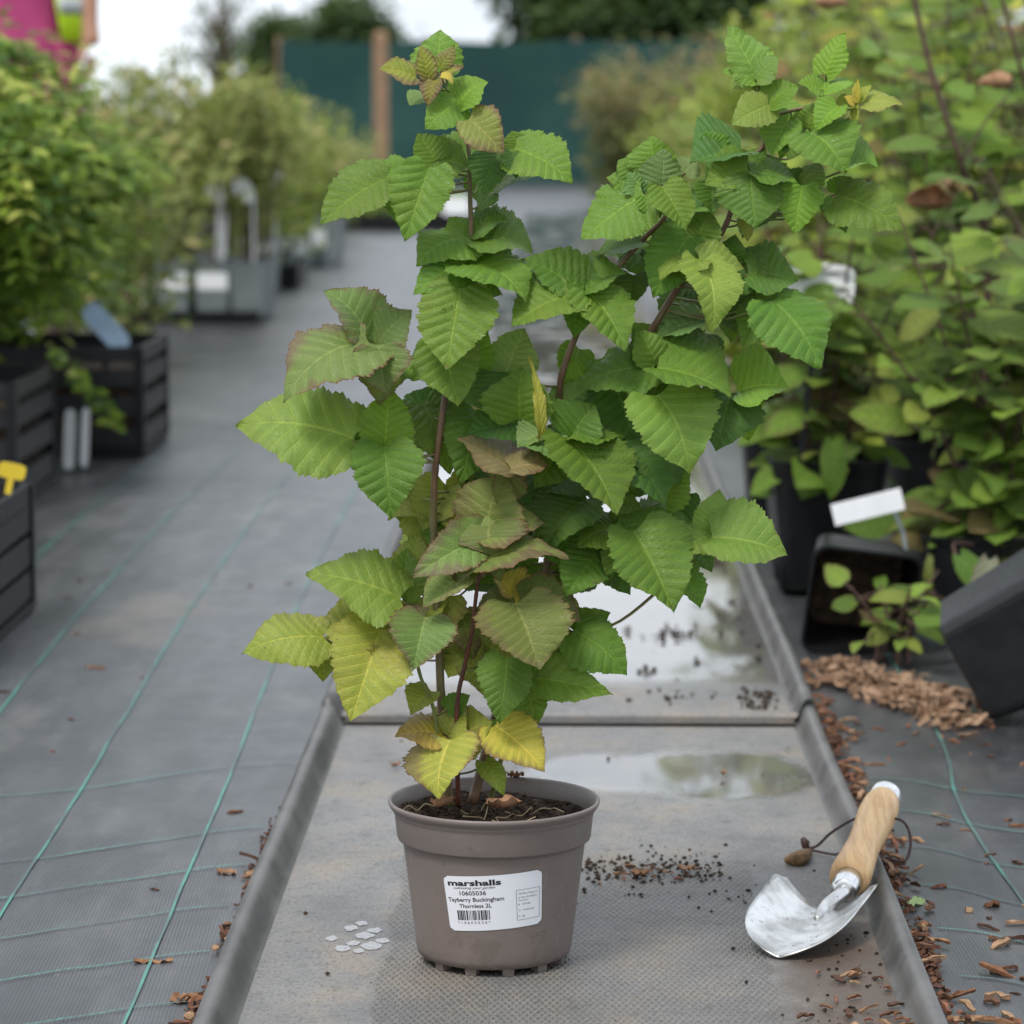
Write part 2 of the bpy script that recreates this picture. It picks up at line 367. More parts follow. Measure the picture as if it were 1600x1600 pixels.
# ------------------------------------------------------------------ the potted plant
Y0 = 2.465
pc = G(772, 1497); PX, PY = pc.x, Y0
plant = empty('potted_tayberry', (PX, PY, 0.0), 'leafy green thornless berry plant in a taupe plastic pot with a white sticker', 'potted plant')
m = NT('taupe_pot'); o = m.pos(); f = m.noise(o, 14, 5, .6); g = m.noise(o, 120, 4, .7); sc_ = m.noise(m.mapping(o, (1, 1, 7)), 55, 3, .6)
c = m.mix(m.step(f, .3, .7), (.150, .122, .109), (.168, .139, .125)); c = m.mix(m.math('MULTIPLY', m.step(sc_, .62, .75), .3), c, (.27, .24, .22))
zz = m.n('ShaderNodeSeparateXYZ', ins={0: o}).outputs[2]
c = m.mix(m.math('MULTIPLY', m.step(g, .6, .72), .45), c, (.08, .06, .045))
spl = m.noise(o, 34, 6, .75)
c = m.mix(m.math('MULTIPLY', m.step(m.math('SUBTRACT', spl, m.math('MULTIPLY', zz, 2.2)), .46, .56), .5), c, (.11, .085, .065))
c = m.mix(m.math('MULTIPLY', m.step(m.noise(m.mapping(o, (1, 1, .25)), 60, 4, .7), .62, .7), .28), c, (.30, .275, .255))
M_pot = m.end(m.bsdf(c, m.math('MULTIPLY_ADD', sc_, .2, .34), .45, 0, m.bump(m.math('ADD', m.math('MULTIPLY', g, .3), sc_), .18, .0004)))
T = Matrix.Translation((PX, PY, 0))
prof = [(.0, .0048), (.057, .0048), (.0610, .0065), (.0626, .0115), (.0635, .02), (.0685, .06), (.0730, .0955), (.0736, .0990), (.0772, .0998), (.0778, .1012),
        (.0797, .1185), (.0800, .1200), (.0808, .1212), (.0812, .1222), (.0808, .1232), (.0832, .1250), (.0846, .1275), (.0850, .1295), (.0842, .1308), (.0828, .1306), (.0812, .129), (.0788, .118), (.077, .103), (.0735, .1), (.070, .092), (.0655, .05), (.06, .0095), (.0, .0095)]
b = MB(); b.lathe(prof, 96, T); pot = b.build('pot', M_pot, plant, True)
for k in range(12):                                              # feet under the base
    a = 2 * math.pi * (k + .42) / 12; MM = T @ Matrix.Rotation(a, 4, 'Z')
    b = MB(); b.add([MM @ Vector(p) for p in ((.049, -.0045, 0), (.0578, -.0042, 0), (.0578, .0042, 0), (.049, .0045, 0), (.048, -.0055, .0075), (.0588, -.005, .008), (.0588, .005, .008), (.048, .0055, .0075))],
        [(0, 3, 2, 1), (4, 5, 6, 7), (0, 1, 5, 4), (1, 2, 6, 5), (2, 3, 7, 6), (3, 0, 4, 7)])
    b.build('foot', M_pot, pot)
# soil
m = NT('potting_soil'); o = m.pos(); f = m.noise(o, 70, 6, .7); g = m.noise(o, 230, 4, .7)
c = m.mix(m.step(f, .35, .62), (.022, .015, .011), (.075, .047, .03)); c = m.mix(m.step(g, .64, .72), c, (.12, .075, .045)); c = m.mix(m.step(m.noise(o, 45, 3), .66, .72), c, (.05, .065, .015))
M_mud = m.end(m.bsdf(c, .85, .25, 0, m.bump(m.math('ADD', f, g), .8, .003)))
b = MB(); NRg, NA = 26, 90; rng = random.Random(3)
b.v = [(PX, PY, .124)]
for i in range(1, NRg + 1):
    r = .0785 * i / NRg
    for k in range(NA):
        a = 2 * math.pi * k / NA; x, y = r * math.cos(a), r * math.sin(a)
        z = .1185 + .006 * noise.noise((x * 40, y * 40, 1)) + .0042 * noise.noise((x * 130, y * 130, 2)) + .003 * noise.noise((x * 330, y * 330, 5)) - .006 * max(0, (x - .02) / .06) + .004 * (r < .03)
        b.v.append((PX + x, PY + y, z if i < NRg else .116))
b.f = [(0, 1 + k, 1 + (k + 1) % NA) for k in range(NA)] + [(1 + i * NA + k, 1 + (i + 1) * NA + k, 1 + (i + 1) * NA + (k + 1) % NA, 1 + i * NA + (k + 1) % NA) for i in range(NRg - 1) for k in range(NA)]
b.m = [0] * len(b.f); soil = b.build('soil', M_mud, plant, True)
M_crumb = plain('soil_crumb', (.02, .014, .01), .9, .2, 0, .5, 90, .8, c2=(.055, .035, .022), bdist=.002)
M_dry = plain('dry_leaf', (.34, .19, .105), .7, .25, 0, .5, 60, .5, c2=(.19, .095, .05))
M_straw = plain('straw', (.42, .31, .19), .7, .3, 0, .4, 60, .3)
def crumb_add(b, p, s, rng):
    vv = []
    for d in ((1, 0, 0), (-1, 0, 0), (0, 1, 0), (0, -1, 0), (0, 0, 1), (0, 0, -1)):
        vv.append((p[0] + d[0] * s * rng.uniform(.6, 1.3), p[1] + d[1] * s * rng.uniform(.6, 1.3), p[2] + d[2] * s * rng.uniform(.45, .9)))
    b.add(vv, [(0, 2, 4), (2, 1, 4), (1, 3, 4), (3, 0, 4), (2, 0, 5), (1, 2, 5), (3, 1, 5), (0, 3, 5)])
b = MB()
for k in range(1500):
    r = .0755 * math.sqrt(rng.random()); a = rng.uniform(0, 6.283); x, y = r * math.cos(a), r * math.sin(a)
    z = .1195 + .006 * noise.noise((x * 40, y * 40, 1)) - .006 * max(0, (x - .02) / .06) + .004 * (r < .03)
    crumb_add(b, (PX + x, PY + y, z), rng.choice((.0008, .0011, .0016, .0024)), rng)
tag(b.build('soil_crumbs', M_crumb, soil), kind='stuff')
for k in range(8):                                              # pale rootlets and bits of straw on the soil
    r = rng.uniform(.01, .066); a = rng.uniform(math.pi, 2 * math.pi) if k < 10 else rng.uniform(0, 6.28); p = Vector((PX + r * math.cos(a), PY + r * math.sin(a), .1245))
    d = Vector((rng.uniform(-1, 1), rng.uniform(-.6, .6), 0)).normalized(); e = d.orthogonal(); pts = []
    for i in range(5): pts.append(p + d * (i - 2) * .0065 + Vector((-d.y, d.x, 0)) * rng.uniform(-.005, .005) + Vector((0, 0, rng.uniform(-.004, .005))))
    b = MB(); b.tube(spline(pts, 5), .0005, 5); b.build('straw', M_straw, soil, True)
def curl_leaf(parent, p, L, W, rz, mat, name='dry_leaf', curl=1.5, seed=0, rx=0):
    rg = random.Random(seed); b = MB(); nu, nv = 9, 7; MM = Matrix.Translation(p) @ Matrix.Rotation(rz, 4, 'Z') @ Matrix.Rotation(rx, 4, 'X'); vv = []
    for i in range(nu):
        t = i / (nu - 1); hw = W / 2 * (math.sin(math.pi * (.08 + .9 * t)) ** .7) * rg.uniform(.75, 1.15)
        for j in range(nv):
            v = j / (nv - 1) * 2 - 1; an = v * curl
            vv.append(MM @ Vector(((t - .5) * L, hw * math.sin(an) / curl * 1.3, hw * (1 - math.cos(an)) / curl * 1.2 + .004 * rg.random() + .012 * (t - .5) ** 2)))
    b.add(vv, [(i * nv + j, (i + 1) * nv + j, (i + 1) * nv + j + 1, i * nv + j + 1) for i in range(nu - 1) for j in range(nv - 1)])
    return b.build(name, mat, parent, True)
curl_leaf(soil, P(788, 1264, Y0 - .05), .028, .02, .3, M_dry, seed=1)
curl_leaf(soil, P(693, 1262, Y0 - .045), .026, .016, .9, M_dry, seed=2)
curl_leaf(soil, P(806, 1219, Y0 + .079), .014, .012, .2, M_dry, seed=3)

# the sticker: curved sheet on the pot wall with print
m = NT('sticker_paper'); M_paper = m.end(m.bsdf((.66, .67, .70), .32, .5))
M_ink = plain('sticker_ink', (.018, .018, .02), .5, .4, 0, .2)
M_ink2 = plain('sticker_grey_ink', (.08, .08, .085), .5, .4, 0, .2)
def pot_r(z):
    pr = [(.013, .0625), (.02, .0635), (.06, .0685), (.0955, .073), (.099, .0736)]
    for (z0, r0), (z1, r1) in zip(pr, pr[1:]):
        if z <= z1: return r0 + (r1 - r0) * (z - z0) / (z1 - z0)
    return .0736
SC, SA = .0625, R(4.2)
def on_pot(a, z_, off):
    """sticker millimetres (a right, z up, from its centre) to a point on the pot wall"""
    ca, sa = math.cos(SA), math.sin(SA); A, Z = a * ca - z_ * sa, a * sa + z_ * ca
    zz = SC + Z * .001; r = pot_r(zz); th = A * .001 / .0685 - math.pi / 2 + .022
    return Vector((PX + (r + off) * math.cos(th), PY + (r + off) * math.sin(th), zz))
SW, SH, RC = 78.0, 45.0, 4.0
b = MB(); nu, nv = 40, 20; vv = []
for j in range(nv + 1):
    z_ = (j / nv - .5) * SH; over = max(0, abs(z_) - (SH / 2 - RC)); hw = SW / 2 - (RC - math.sqrt(max(0, RC * RC - over * over)))
    for i in range(nu + 1): vv.append(on_pot((i / nu * 2 - 1) * hw, z_, .00045))
b.add(vv, [(j * (nu + 1) + i, j * (nu + 1) + i + 1, (j + 1) * (nu + 1) + i + 1, (j + 1) * (nu + 1) + i) for j in range(nv) for i in range(nu)])
sticker = b.build('sticker', M_paper, pot, True)
def text_mesh(txt, size, a, z_, width=None, bold=0.0, align='CENTER', mat=None, name='print', shear=0, res=3):
    cu = bpy.data.curves.new('txt', 'FONT'); cu.body = txt; cu.size = size; cu.align_x = align; cu.offset = bold; cu.shear = shear; cu.resolution_u = res
    ob = bpy.data.objects.new('txt', cu); col.objects.link(ob); bpy.context.view_layer.update()
    me = ob.to_mesh(); v = [x.co.copy() for x in me.vertices]; f = [tuple(p.vertices) for p in me.polygons]; ob.to_mesh_clear()
    bpy.data.objects.remove(ob); bpy.data.curves.remove(cu)
    if width and v:
        x0, x1 = min(p.x for p in v), max(p.x for p in v); k = width / (x1 - x0); mid = (x0 + x1) / 2 if align == 'CENTER' else x0
        for p in v: p.x = (p.x - mid) * k
    b = MB(); b.add([on_pot(p.x + a, p.y + z_, .00062) for p in v], f)
    return b.build(name, mat or M_ink, sticker)
text_mesh('marshalls', 6.3, -14.5, 14.8, 42, .22, name='heading')
text_mesh('cultivating your garden', 2.9, -14.5, 12.0, 33, .0, shear=.35, name='tagline')
text_mesh('10605036', 4.9, -16, 6.9, 21, .06)
text_mesh('Tayberry Buckingham', 4.7, -14.5, 1.6, 45, .06)
text_mesh('Thornless 2L', 4.7, -15, -3.5, 26, .06)
b = MB(); x = -30.5; rg = random.Random(12)
while x < -4.5:
    wd = rg.choice((.45, .45, .8, 1.25)); b.add([on_pot(x, -5.6, .0006), on_pot(x, -13.6, .0006), on_pot(min(x + wd, -4), -13.6, .0006), on_pot(min(x + wd, -4), -5.6, .0006)], [(0, 1, 2, 3)]); x += wd + rg.choice((.4, .5, .85))
b.build('barcode', M_ink, sticker)
text_mesh('* 1 0 6 0 5 0 3 6 *', 3.1, -17.5, -16.8, 27, 0, name='print', mat=M_ink2)
b = MB()
for (x0, x1, z0, z1) in ((17.5, 37, 8.3, 8.6), (17.5, 37, -16.6, -16.3), (17.5, 17.8, -16.3, 8.3), (36.7, 37, -16.3, 8.3)):
    n = 12 if x1 - x0 > 3 else 2; vv = []
    for i in range(n): 
        xx = lerp(x0, x1, i / (n - 1)); vv += [on_pot(xx, z0, .0006), on_pot(xx, z1, .0006)]
    b.add(vv, [(2 * i, 2 * i + 2, 2 * i + 3, 2 * i + 1) for i in range(n - 1)])
b.build('print_frame', M_ink2, sticker)
for txt, s_, a, z_, wd in (('UK Plant Passport', 2.3, 19, 4.6, 16), ('A  Rubus Buckingham', 2.0, 19, 1.6, 15.5), ('Thornless', 2.0, 19, -.8, 8), ('B  33942', 2.0, 19, -4.2, 10), ('C  10605036', 2.0, 19, -9, 13), ('D  GB', 2.0, 19, -14, 5)):
    text_mesh(txt, s_, a, z_, wd, 0, 'LEFT', M_ink2, res=1)

# ---- canes
m = NT('cane_bark'); o = m.pos(); f = m.noise(m.mapping(o, (1, 1, .25)), 160, 4, .6); zz = m.n('ShaderNodeSeparateXYZ', ins={0: o}).outputs[2]
c = m.mix(m.step(f, .35, .65), (.125, .07, .04), (.20, .115, .06)); c = m.mix(m.math('MULTIPLY', m.step(m.noise(o, 18, 3), .45, .65), .6), c, (.15, .155, .055))
M_cane = m.end(m.bsdf(c, .45, .45, 0, m.bump(f, .3, .0006)))
M_redcane = plain('red_cane_bark', (.14, .04, .025), .4, .45, 0, .35, 90, .2, c2=(.07, .025, .015))
M_greencane = plain('green_cane_bark', (.19, .22, .06), .45, .45, 0, .3, 60, .2)
M_petiole = plain('petiole', (.17, .22, .06), .45, .4, 0, .4, 40, .2, c2=(.19, .12, .055))
CANES = {}
def cane(key, pts, r0, r1, mat):
    w3 = spline([P(x, y, Y0 + dy) for x, y, dy in pts], 8); n = len(w3)
    rr = [lerp(r0, r1, (i / (n - 1)) ** .8) * (1 + .12 * (i % 8 == 0)) for i in range(n)]
    b = MB(); b.tube(w3, rr, 10); CANES[key] = (b.build('cane', mat, plant, True), w3)
cane('A', [(702, 1258, .0), (694, 1160, .0), (689, 1086, .0), (686, 1012, 0), (681, 915, .0), (678, 825, 0), (680, 735, -.005), (694, 630, -.005), (708, 540, 0), (729, 442, 0), (736, 401, .0), (734, 285, 0), (732, 232, 0), (720, 178, 0), (700, 130, 0), (690, 100, 0)], .0040, .0012, M_cane)
cane('B', [(716, 1258, -.01), (714, 1109, -.02), (726, 1040, -.022), (737, 990, -.025), (744, 930, -.025), (750, 898, -.025), (768, 850, -.02), (790, 740, -.02)], .0021, .0012, M_redcane)
cane('C', [(738, 1254, .015), (775, 1120, .02), (815, 1000, .02), (849, 911, .02), (868, 780, .02), (874, 660, .01), (878, 585, .0), (914, 495, 0), (951, 435, 0), (1004, 375, 0), (1041, 334, 0), (1036, 288, 0)], .0042, .0016, M_cane)
cane('D', [(868, 790, .025), (915, 680, .03), (965, 600, .02), (1019, 514, 0), (1067, 439, 0), (1108, 392, 0), (1135, 349, 0), (1150, 300, 0), (1167, 248, 0), (1191, 231, 0), (1199, 190, 0), (1240, 172, 0), (1290, 165, 0), (1338, 161, 0)], .0036, .0011, M_cane)
cane('E', [(765, 1256, .02), (781, 1195, .01), (800, 1110, .01), (830, 1050, .0), (880, 1000, 0)], .0022, .0012, M_greencane)
cane('F', [(690, 1256, -.01), (680, 1120, -.015), (655, 1050, -.02), (640, 960, .0), (640, 850, .01)], .0018, .0010, M_greencane)

# ---- leaves: each one a mesh of its own on its cane
M_leaf = leaf_material('berry_leaf')
PAL = {'g': ((.122, .228, .026), .05), 'd': ((.075, .160, .022), .0), 'b': ((.165, .285, .028), .02), 'y': ((.28, .33, .05), .25), 'Y': ((.46, .40, .06), .55),
       'o': ((.19, .235, .055), .75), 'r': ((.24, .27, .04), .7), 'p': ((.17, .27, .08), .05), 'z': ((.40, .36, .06), .95), 'k': ((.25, .22, .085), .85), 'l': ((.19, .30, .048), .12), 'q': ((.18, .25, .065), .65)}
lrng = random.Random(21)
NRW, NCL = 85, 21
def leaf(bx, by, tx, ty, w_, colr='g', layer=0.0, lean=None, up=.55, roll=None, curl=None, pleat=None, pet=True, fold=None, narrow=1.0):
    rg = lrng; pw = (bx + tx) / 2, (by + ty) / 2
    dyb = -.017 * layer + rg.uniform(-.004, .004)
    sc1 = Y0 / F * 1.02
    plen = math.hypot(tx - bx, ty - by) * sc1
    if lean is None: lean = (-.38 if ty > by else .12) * rg.uniform(.6, 1.3) if abs(ty - by) > .5 * abs(tx - bx) else rg.uniform(-.25, .12)
    B, Tp = P(bx, by, Y0 + dyb), P(tx, ty, Y0 + dyb + lean * plen)
    md = Tp - B; L = md.length; md.normalize()
    toc = (Vector((0, 0, H)) - (B + Tp) / 2).normalized()
    n_ = toc * (1 - up) + Vector((0, 0, 1)) * up + Vector((rg.uniform(-.15, .15), 0, 0))
    n_ = n_ - md * n_.dot(md); n_.normalize()
    if n_.dot(toc) < .22: n_ = (n_ + toc * .5); n_ = (n_ - md * n_.dot(md)).normalized()
    if roll is None: roll = rg.uniform(-22, 22)
    n_ = Matrix.Rotation(R(roll), 3, md) @ n_
    s_ = md.cross(n_).normalized()
    fs = max(.45, (s_ - toc * s_.dot(toc)).length)
    W = w_ * sc1 / fs * 1.06
    young = colr in 'r'; old = colr in 'yYoklzq'
    pleat = pleat if pleat is not None else (.016 if old else .036) * rg.uniform(.8, 1.2)
    curl = curl if curl is not None else rg.choice((rg.uniform(.02, .10), rg.uniform(.08, .19)))
    fold = fold if fold is not None else rg.choice((rg.uniform(.02, .25), rg.uniform(.2, .5)))
    NV = rg.uniform(6.6, 8.6) if L > .035 else 6.5; NT_ = rg.choice((21, 22, 23)); ph = [rg.uniform(0, 6.28) for _ in range(6)]; wv = rg.uniform(.012, .03); dr = rg.uniform(.05, .28)
    skew = rg.uniform(-.06, .06); tw = rg.uniform(-.25, .25)
    t = np.linspace(0, 1, NRW)[:, None]; v = np.linspace(-1, 1, NCL)[None, :]; v = np.sign(v) * np.abs(v) ** .85
    tp = .035 + .965 * t; pa, pb = .52, 1.08
    h = tp ** pa * (1 - tp) ** pb / ((pa / (pa + pb)) ** pa * (pb / (pa + pb)) ** pb)
    asy = 1 + .07 * np.sin(2 * math.pi * t * 1.2 + ph[0]) * np.sign(v)
    saw = (t * NT_ + np.where(v > 0, .4, 0)) % 1.0
    tooth = .095 * (saw - .35) * np.minimum(1, (1 - t) * 5)
    lob = .04 * np.sin(2 * math.pi * NV * t - 1.2)
    hw = h * (asy + (tooth + lob) * np.abs(v) ** 6)
    x = v * hw * W / 2
    y = t * L - .13 * L * np.abs(v) ** 1.6 * np.exp(-t * 6.0) * np.minimum(1, hw * 2) + skew * x
    av = np.abs(v); q = (t - .32 * av ** .85 * np.sqrt(np.clip(1.05 - t, 0, 1))) * NV
    z = pleat * L * (np.abs(np.sin(math.pi * q)) ** .65 - .45) * (1 + .45 * np.sin(5.1 * t + ph[5]) * np.sin(3.3 * v + ph[4])) * np.minimum(1, av * 3.2) * (1 - .35 * av) * (1 - t * .4)
    z += fold * np.abs(x) + curl * L * 4 * t * (1 - t) - dr * W / 2 * (av * h) ** 2
    z += wv * L * np.sin(2 * math.pi * (1.6 * t) + np.where(v > 0, ph[1], ph[2])) * av ** 2 + .012 * L * np.sin(2 * math.pi * (4.3 * t) + np.where(v > 0, ph[3], ph[4])) * av ** 3
    z += tw * x * (t - .3) + .0022 * L * np.sin(2 * math.pi * (q * 2 + av * 6 + ph[5])) * np.minimum(1, av * 4)
    Bn, mn, sn, nn_ = (np.array(a) for a in (B, md, s_, n_))
    pts = Bn + y[..., None] * mn + x[..., None] * sn + z[..., None] * nn_
    b = MB(); NCL_ = NCL
    b.add(pts.reshape(-1, 3).tolist(), [(i * NCL_ + j, i * NCL_ + j + 1, (i + 1) * NCL_ + j + 1, (i + 1) * NCL_ + j) for i in range(NRW - 1) for j in range(NCL_ - 1)])
    nl = len(b.v)
    # nearest cane
    best = None
    for key, (o_, w3) in CANES.items():
        for i, p in enumerate(w3):
            dd = (p - B).length + max(0, p.z - B.z + .01) * .9
            if best is None or dd < best[0]: best = (dd, key, p)
    co = CANES[best[1]][0]
    if pet and (best[2] - B).length < .16:
        a_, c_ = B - n_ * .0006 + md * .002, best[2]; mid = (a_ + c_) / 2 + Vector((0, .006, -.12 * (a_ - c_).length))
        b.tube(spline([a_, mid, c_], 6), .0007 if young else .0009, 6, 1)
    ob = b.build('leaf', [M_leaf, M_petiole], co, True)
    me = ob.data; tot = len(me.vertices)
    for nm, arr in (('leafq', q), ('leafv', np.broadcast_to(v, q.shape)), ('leaft', np.broadcast_to(t, q.shape))):
        at_ = me.attributes.new(nm, 'FLOAT', 'POINT'); full = np.zeros(tot, dtype=np.float32); full[:nl] = arr.reshape(-1); at_.data.foreach_set('value', full)
    (cr_, cg_, cb_), age = PAL[colr]; k = rg.uniform(.82, 1.18); wrm = rg.uniform(.88, 1.14)
    ob.color = (cr_ * k * wrm, cg_ * k, cb_ * k, age * rg.uniform(.5, 1.15))
    return ob
LEAVES = [
 # top of the tall cane
 (683,112,688,46,76,'l',-1), (650,120,590,108,36,'r',1), (669,121,657,70,31,'r',1.4), (688,106,711,71,26,'r',1.2), (692,116,726,104,15,'r',1.5), (680,122,668,168,32,'r',1.6),
 (688,120,708,132,14,'Y',2), (717,164,763,128,50,'b',1.2), (716,163,664,203,60,'b',1.4), (662,150,640,166,32,'p',-.5), (733,186,788,240,64,'o',2),
 (681,251,652,208,54,'g',.6), (677,250,733,262,62,'g',.8), (670,262,632,378,88,'g',1.8), (612,276,499,353,80,'g',1.2), (604,268,650,262,34,'g',.6),
 (803,232,896,286,80,'g',1.2), (800,238,806,279,36,'d',1.6), (778,238,755,306,64,'d',.7), (772,300,858,276,42,'p',-.4), (768,302,748,330,30,'p',-.8), (808,230,800,204,40,'g',.8),
 (730,372,650,415,72,'g',.2), (733,408,645,462,70,'g',.9), (742,374,833,398,70,'g',.3), (730,414,822,475,90,'g',1.4), (728,372,700,340,50,'g',-.5), (740,365,795,345,46,'g',-.4),
 (719,450,698,580,112,'g',2.4), (718,452,786,462,48,'g',2.0), (716,452,655,478,44,'g',1.7),
 (912,450,815,404,72,'g',.8), (893,462,800,512,86,'g',1.5), (916,455,978,550,78,'g',1.6), (905,455,925,412,60,'d',.2),
 # left shoulder
 (577,536,442,628,106,'q',1.2), (588,540,644,484,70,'q',.2), (592,545,602,616,84,'q',2.2), (592,540,535,500,64,'q',-.2), (690,535,716,636,98,'g',1.3), (640,560,700,600,70,'g',.2),
 (552,686,368,667,124,'l',1.6), (601,697,609,604,82,'b',.9), (601,697,612,812,104,'g',2.0), (588,694,560,640,50,'g',.4),
 (660,632,704,742,94,'g',-1.2), (742,640,718,758,84,'g',-.8), (640,690,690,600,70,'d',-1.6), (730,590,760,505,62,'b',-.2), (728,588,756,642,74,'d',.4), (792,582,820,512,78,'p',-.6), (812,656,815,572,102,'g',.8), (760,560,790,640,80,'d',-1.2),
 (845,680,826,556,17,'Y',2.2), (846,676,808,700,42,'p',1.4), (815,660,728,680,62,'d',.2), (800,735,715,685,60,'k',1.8), (798,733,858,728,54,'k',2.2), (800,738,780,800,50,'o',1.2),
 (762,832,790,738,104,'o',1.2), (757,838,640,905,74,'q',1.7), (757,836,853,818,64,'q',1.9), (765,822,768,868,128,'q',2.2), (737,894,889,872,50,'q',2.4), (737,894,660,950,52,'q',2.5),
 (700,760,660,830,80,'y',-1.4), (690,800,740,770,70,'y',-1.5), (720,780,690,880,90,'g',-1.6), (640,905,655,830,60,'y',-.6),
 # lower left
 (626,934,478,896,98,'l',1.4), (506,995,377,1022,80,'y',1.4), (594,984,548,1128,124,'y',1.6), (664,964,645,1048,96,'q',2.2), (608,976,550,972,36,'Y',.2), (655,985,700,940,60,'y',.0), (640,985,690,1000,60,'y',-.4), (700,930,670,1000,70,'y',-.6),
 (805,942,843,1048,134,'o',3.0), (812,944,908,974,72,'o',1.2), (805,944,744,962,58,'o',1.0), (800,930,770,905,50,'Y',.6), (835,938,800,905,60,'Y',.4),
 (896,986,980,1056,86,'g',.8), (822,1058,958,1086,68,'g',1.2), (792,1028,780,1132,80,'g',1.6), (745,1010,760,1090,70,'y',-.4), (735,1000,700,1060,60,'y',-.6), (800,1010,770,1060,60,'y',-.2),
 (770,960,790,1030,64,'y',-.8), (720,960,740,1030,60,'o',-.5), (860,960,840,1010,60,'y',.0),
 (773,1134,851,1206,84,'Y',1.2), (704,1156,686,1249,104,'z',1.8), (708,1158,770,1128,78,'y',1.2), (690,1146,617,1150,54,'Y',1.0), (674,1080,642,1118,46,'y',.8), (698,1108,735,1086,36,'g',.6), (757,1190,788,1244,36,'y',1.2), (760,1130,770,1170,40,'g',.4), (700,1150,730,1108,60,'y',.7), (680,1140,668,1175,34,'y',.4),
 # middle right
 (1022,574,901,605,68,'g',1.4), (1024,572,992,514,54,'g',1.0), (1026,576,1144,620,86,'g',1.8), (1026,618,1077,742,126,'l',2.4), (1152,612,1233,606,90,'b',.6), (1142,614,1118,706,104,'d',1.0), (1150,620,1170,690,70,'b',.4),
 (892,684,930,632,92,'g',1.4), (888,684,964,806,106,'g',2.0), (888,686,810,696,50,'p',1.6), (970,692,1038,792,92,'d',.9), (1037,786,1081,725,64,'g',.8), (1010,700,1060,760,80,'d',.2),
 (1107,836,1124,763,58,'l',1.5), (1112,840,1231,868,92,'l',1.9), (1110,836,1058,864,58,'l',1.6), (989,830,1053,958,118,'g',2.4), (1060,890,1094,952,46,'g',.8), (968,825,903,857,64,'g',1.4), (977,824,1065,811,50,'g',1.6), (976,824,994,782,46,'g',1.2),
 (905,785,850,862,104,'d',.2), (936,858,883,932,80,'g',.6), (947,852,963,924,46,'d',.3), (900,740,850,770,90,'d',-.8), (876,640,934,598,64,'p',-.6), (960,600,990,690,100,'d',-.6), (905,545,880,600,60,'b',-.8), (940,700,990,780,90,'d',-1), (830,730,860,830,90,'d',-1.2), (870,820,910,900,90,'g',-1),
 (960,800,1010,880,80,'d',-1), (1070,770,1030,830,70,'d',-1.2), (940,560,980,620,70,'g',-.6),
 # arching cane on the right
 (1182,122,1136,40,62,'l',.8), (1180,123,1216,88,44,'l',.9), (1178,124,1127,112,32,'b',1.0), (1289,116,1322,51,44,'b',.8), (1201,164,1140,196,56,'l',1.2), (1201,164,1249,134,46,'b',1.0), (1286,142,1246,130,30,'b',.8), (1288,142,1338,131,24,'b',.9),
 (1350,161,1412,165,29,'r',1.2), (1337,158,1341,122,13,'Y',1.4), (1336,160,1362,132,17,'y',1.1), (1337,166,1338,200,13,'y',1.6), (1335,162,1318,150,12,'Y',1.7), (1333,166,1300,172,22,'y',1.4), (1262,200,1280,158,48,'g',.6), (1310,166,1274,206,42,'b',1.7), (1285,185,1320,214,34,'y',1.3),
 (1266,208,1322,272,94,'g',1.9), (1262,206,1232,250,60,'g',1.2), (1230,190,1206,246,56,'b',.6), (1322,262,1372,262,60,'b',1.2), (1306,306,1413,362,78,'g',1.6), (1308,304,1330,276,44,'g',1.2), (1306,310,1322,364,42,'g',1.4), (1253,290,1240,367,64,'b',1.4), (1253,291,1283,254,50,'g',1.0), (1250,292,1220,270,40,'d',.8),
 (1169,265,1100,290,66,'g',1.2), (1172,267,1246,286,54,'g',1.3), (1172,276,1180,357,94,'g',2.2), (1164,340,1168,378,24,'y',.2), (1161,240,1078,256,74,'d',.4), (1120,240,1100,205,50,'g',.2),
 (1034,288,1037,231,62,'p',1.2), (1026,264,1018,212,70,'g',.2), (1000,280,965,250,60,'g',.0), (1034,291,1072,361,62,'g',1.8), (1006,304,907,376,88,'g',1.4), (1008,306,1032,342,40,'g',1.6), (1004,300,980,270,46,'p',.8), (1070,270,1090,250,40,'p',.2), (1112,288,1112,335,54,'d',.6), (1090,300,1060,330,50,'d',.0),
 (1002,378,930,402,48,'d',.2), (1075,370,1020,466,88,'g',.9), (1090,372,1112,330,64,'g',.4), (1092,404,1030,438,54,'l',1.6), (1092,404,1162,420,50,'l',1.7), (1094,408,1112,522,80,'l',2.2), (1145,410,1150,366,44,'d',.4), (1169,427,1246,440,74,'d',1.2), (1168,428,1200,385,50,'d',.9), (1170,428,1138,474,54,'d',1.0), (1208,470,1283,576,104,'g',2.2), (1206,468,1180,450,50,'g',1.4),
 (1120,475,1150,520,80,'d',.0), (990,430,985,480,56,'d',-.4), (1095,500,1025,530,50,'p',.2), (1040,400,1020,440,60,'d',-.6), (1080,330,1050,370,70,'d',-.8), (1130,420,1090,470,70,'d',-.8), (1190,470,1210,530,70,'d',-.4), (1100,520,1060,560,80,'d',-.6),
]
trng = random.Random(17)
for a in LEAVES:
    leaf(*a)
    bx, by, tx, ty, w_, cl_, ly = a[:7]; ln = math.hypot(tx - bx, ty - by)
    if ln > 58 and ly > .3 and cl_ in 'gbldpqy' and trng.random() < .62:       # side leaflets of the same compound leaf, tucked behind
        an = math.atan2(ty - by, tx - bx)
        for sg in (-1, 1):
            if trng.random() < .75:
                a2 = an + sg * trng.uniform(1.0, 1.45); l2 = ln * trng.uniform(.5, .68)
                leaf(bx, by, bx + l2 * math.cos(a2), by + l2 * math.sin(a2), l2 * trng.uniform(.72, .9), cl_, ly - trng.uniform(.9, 1.5))
frng = random.Random(5)
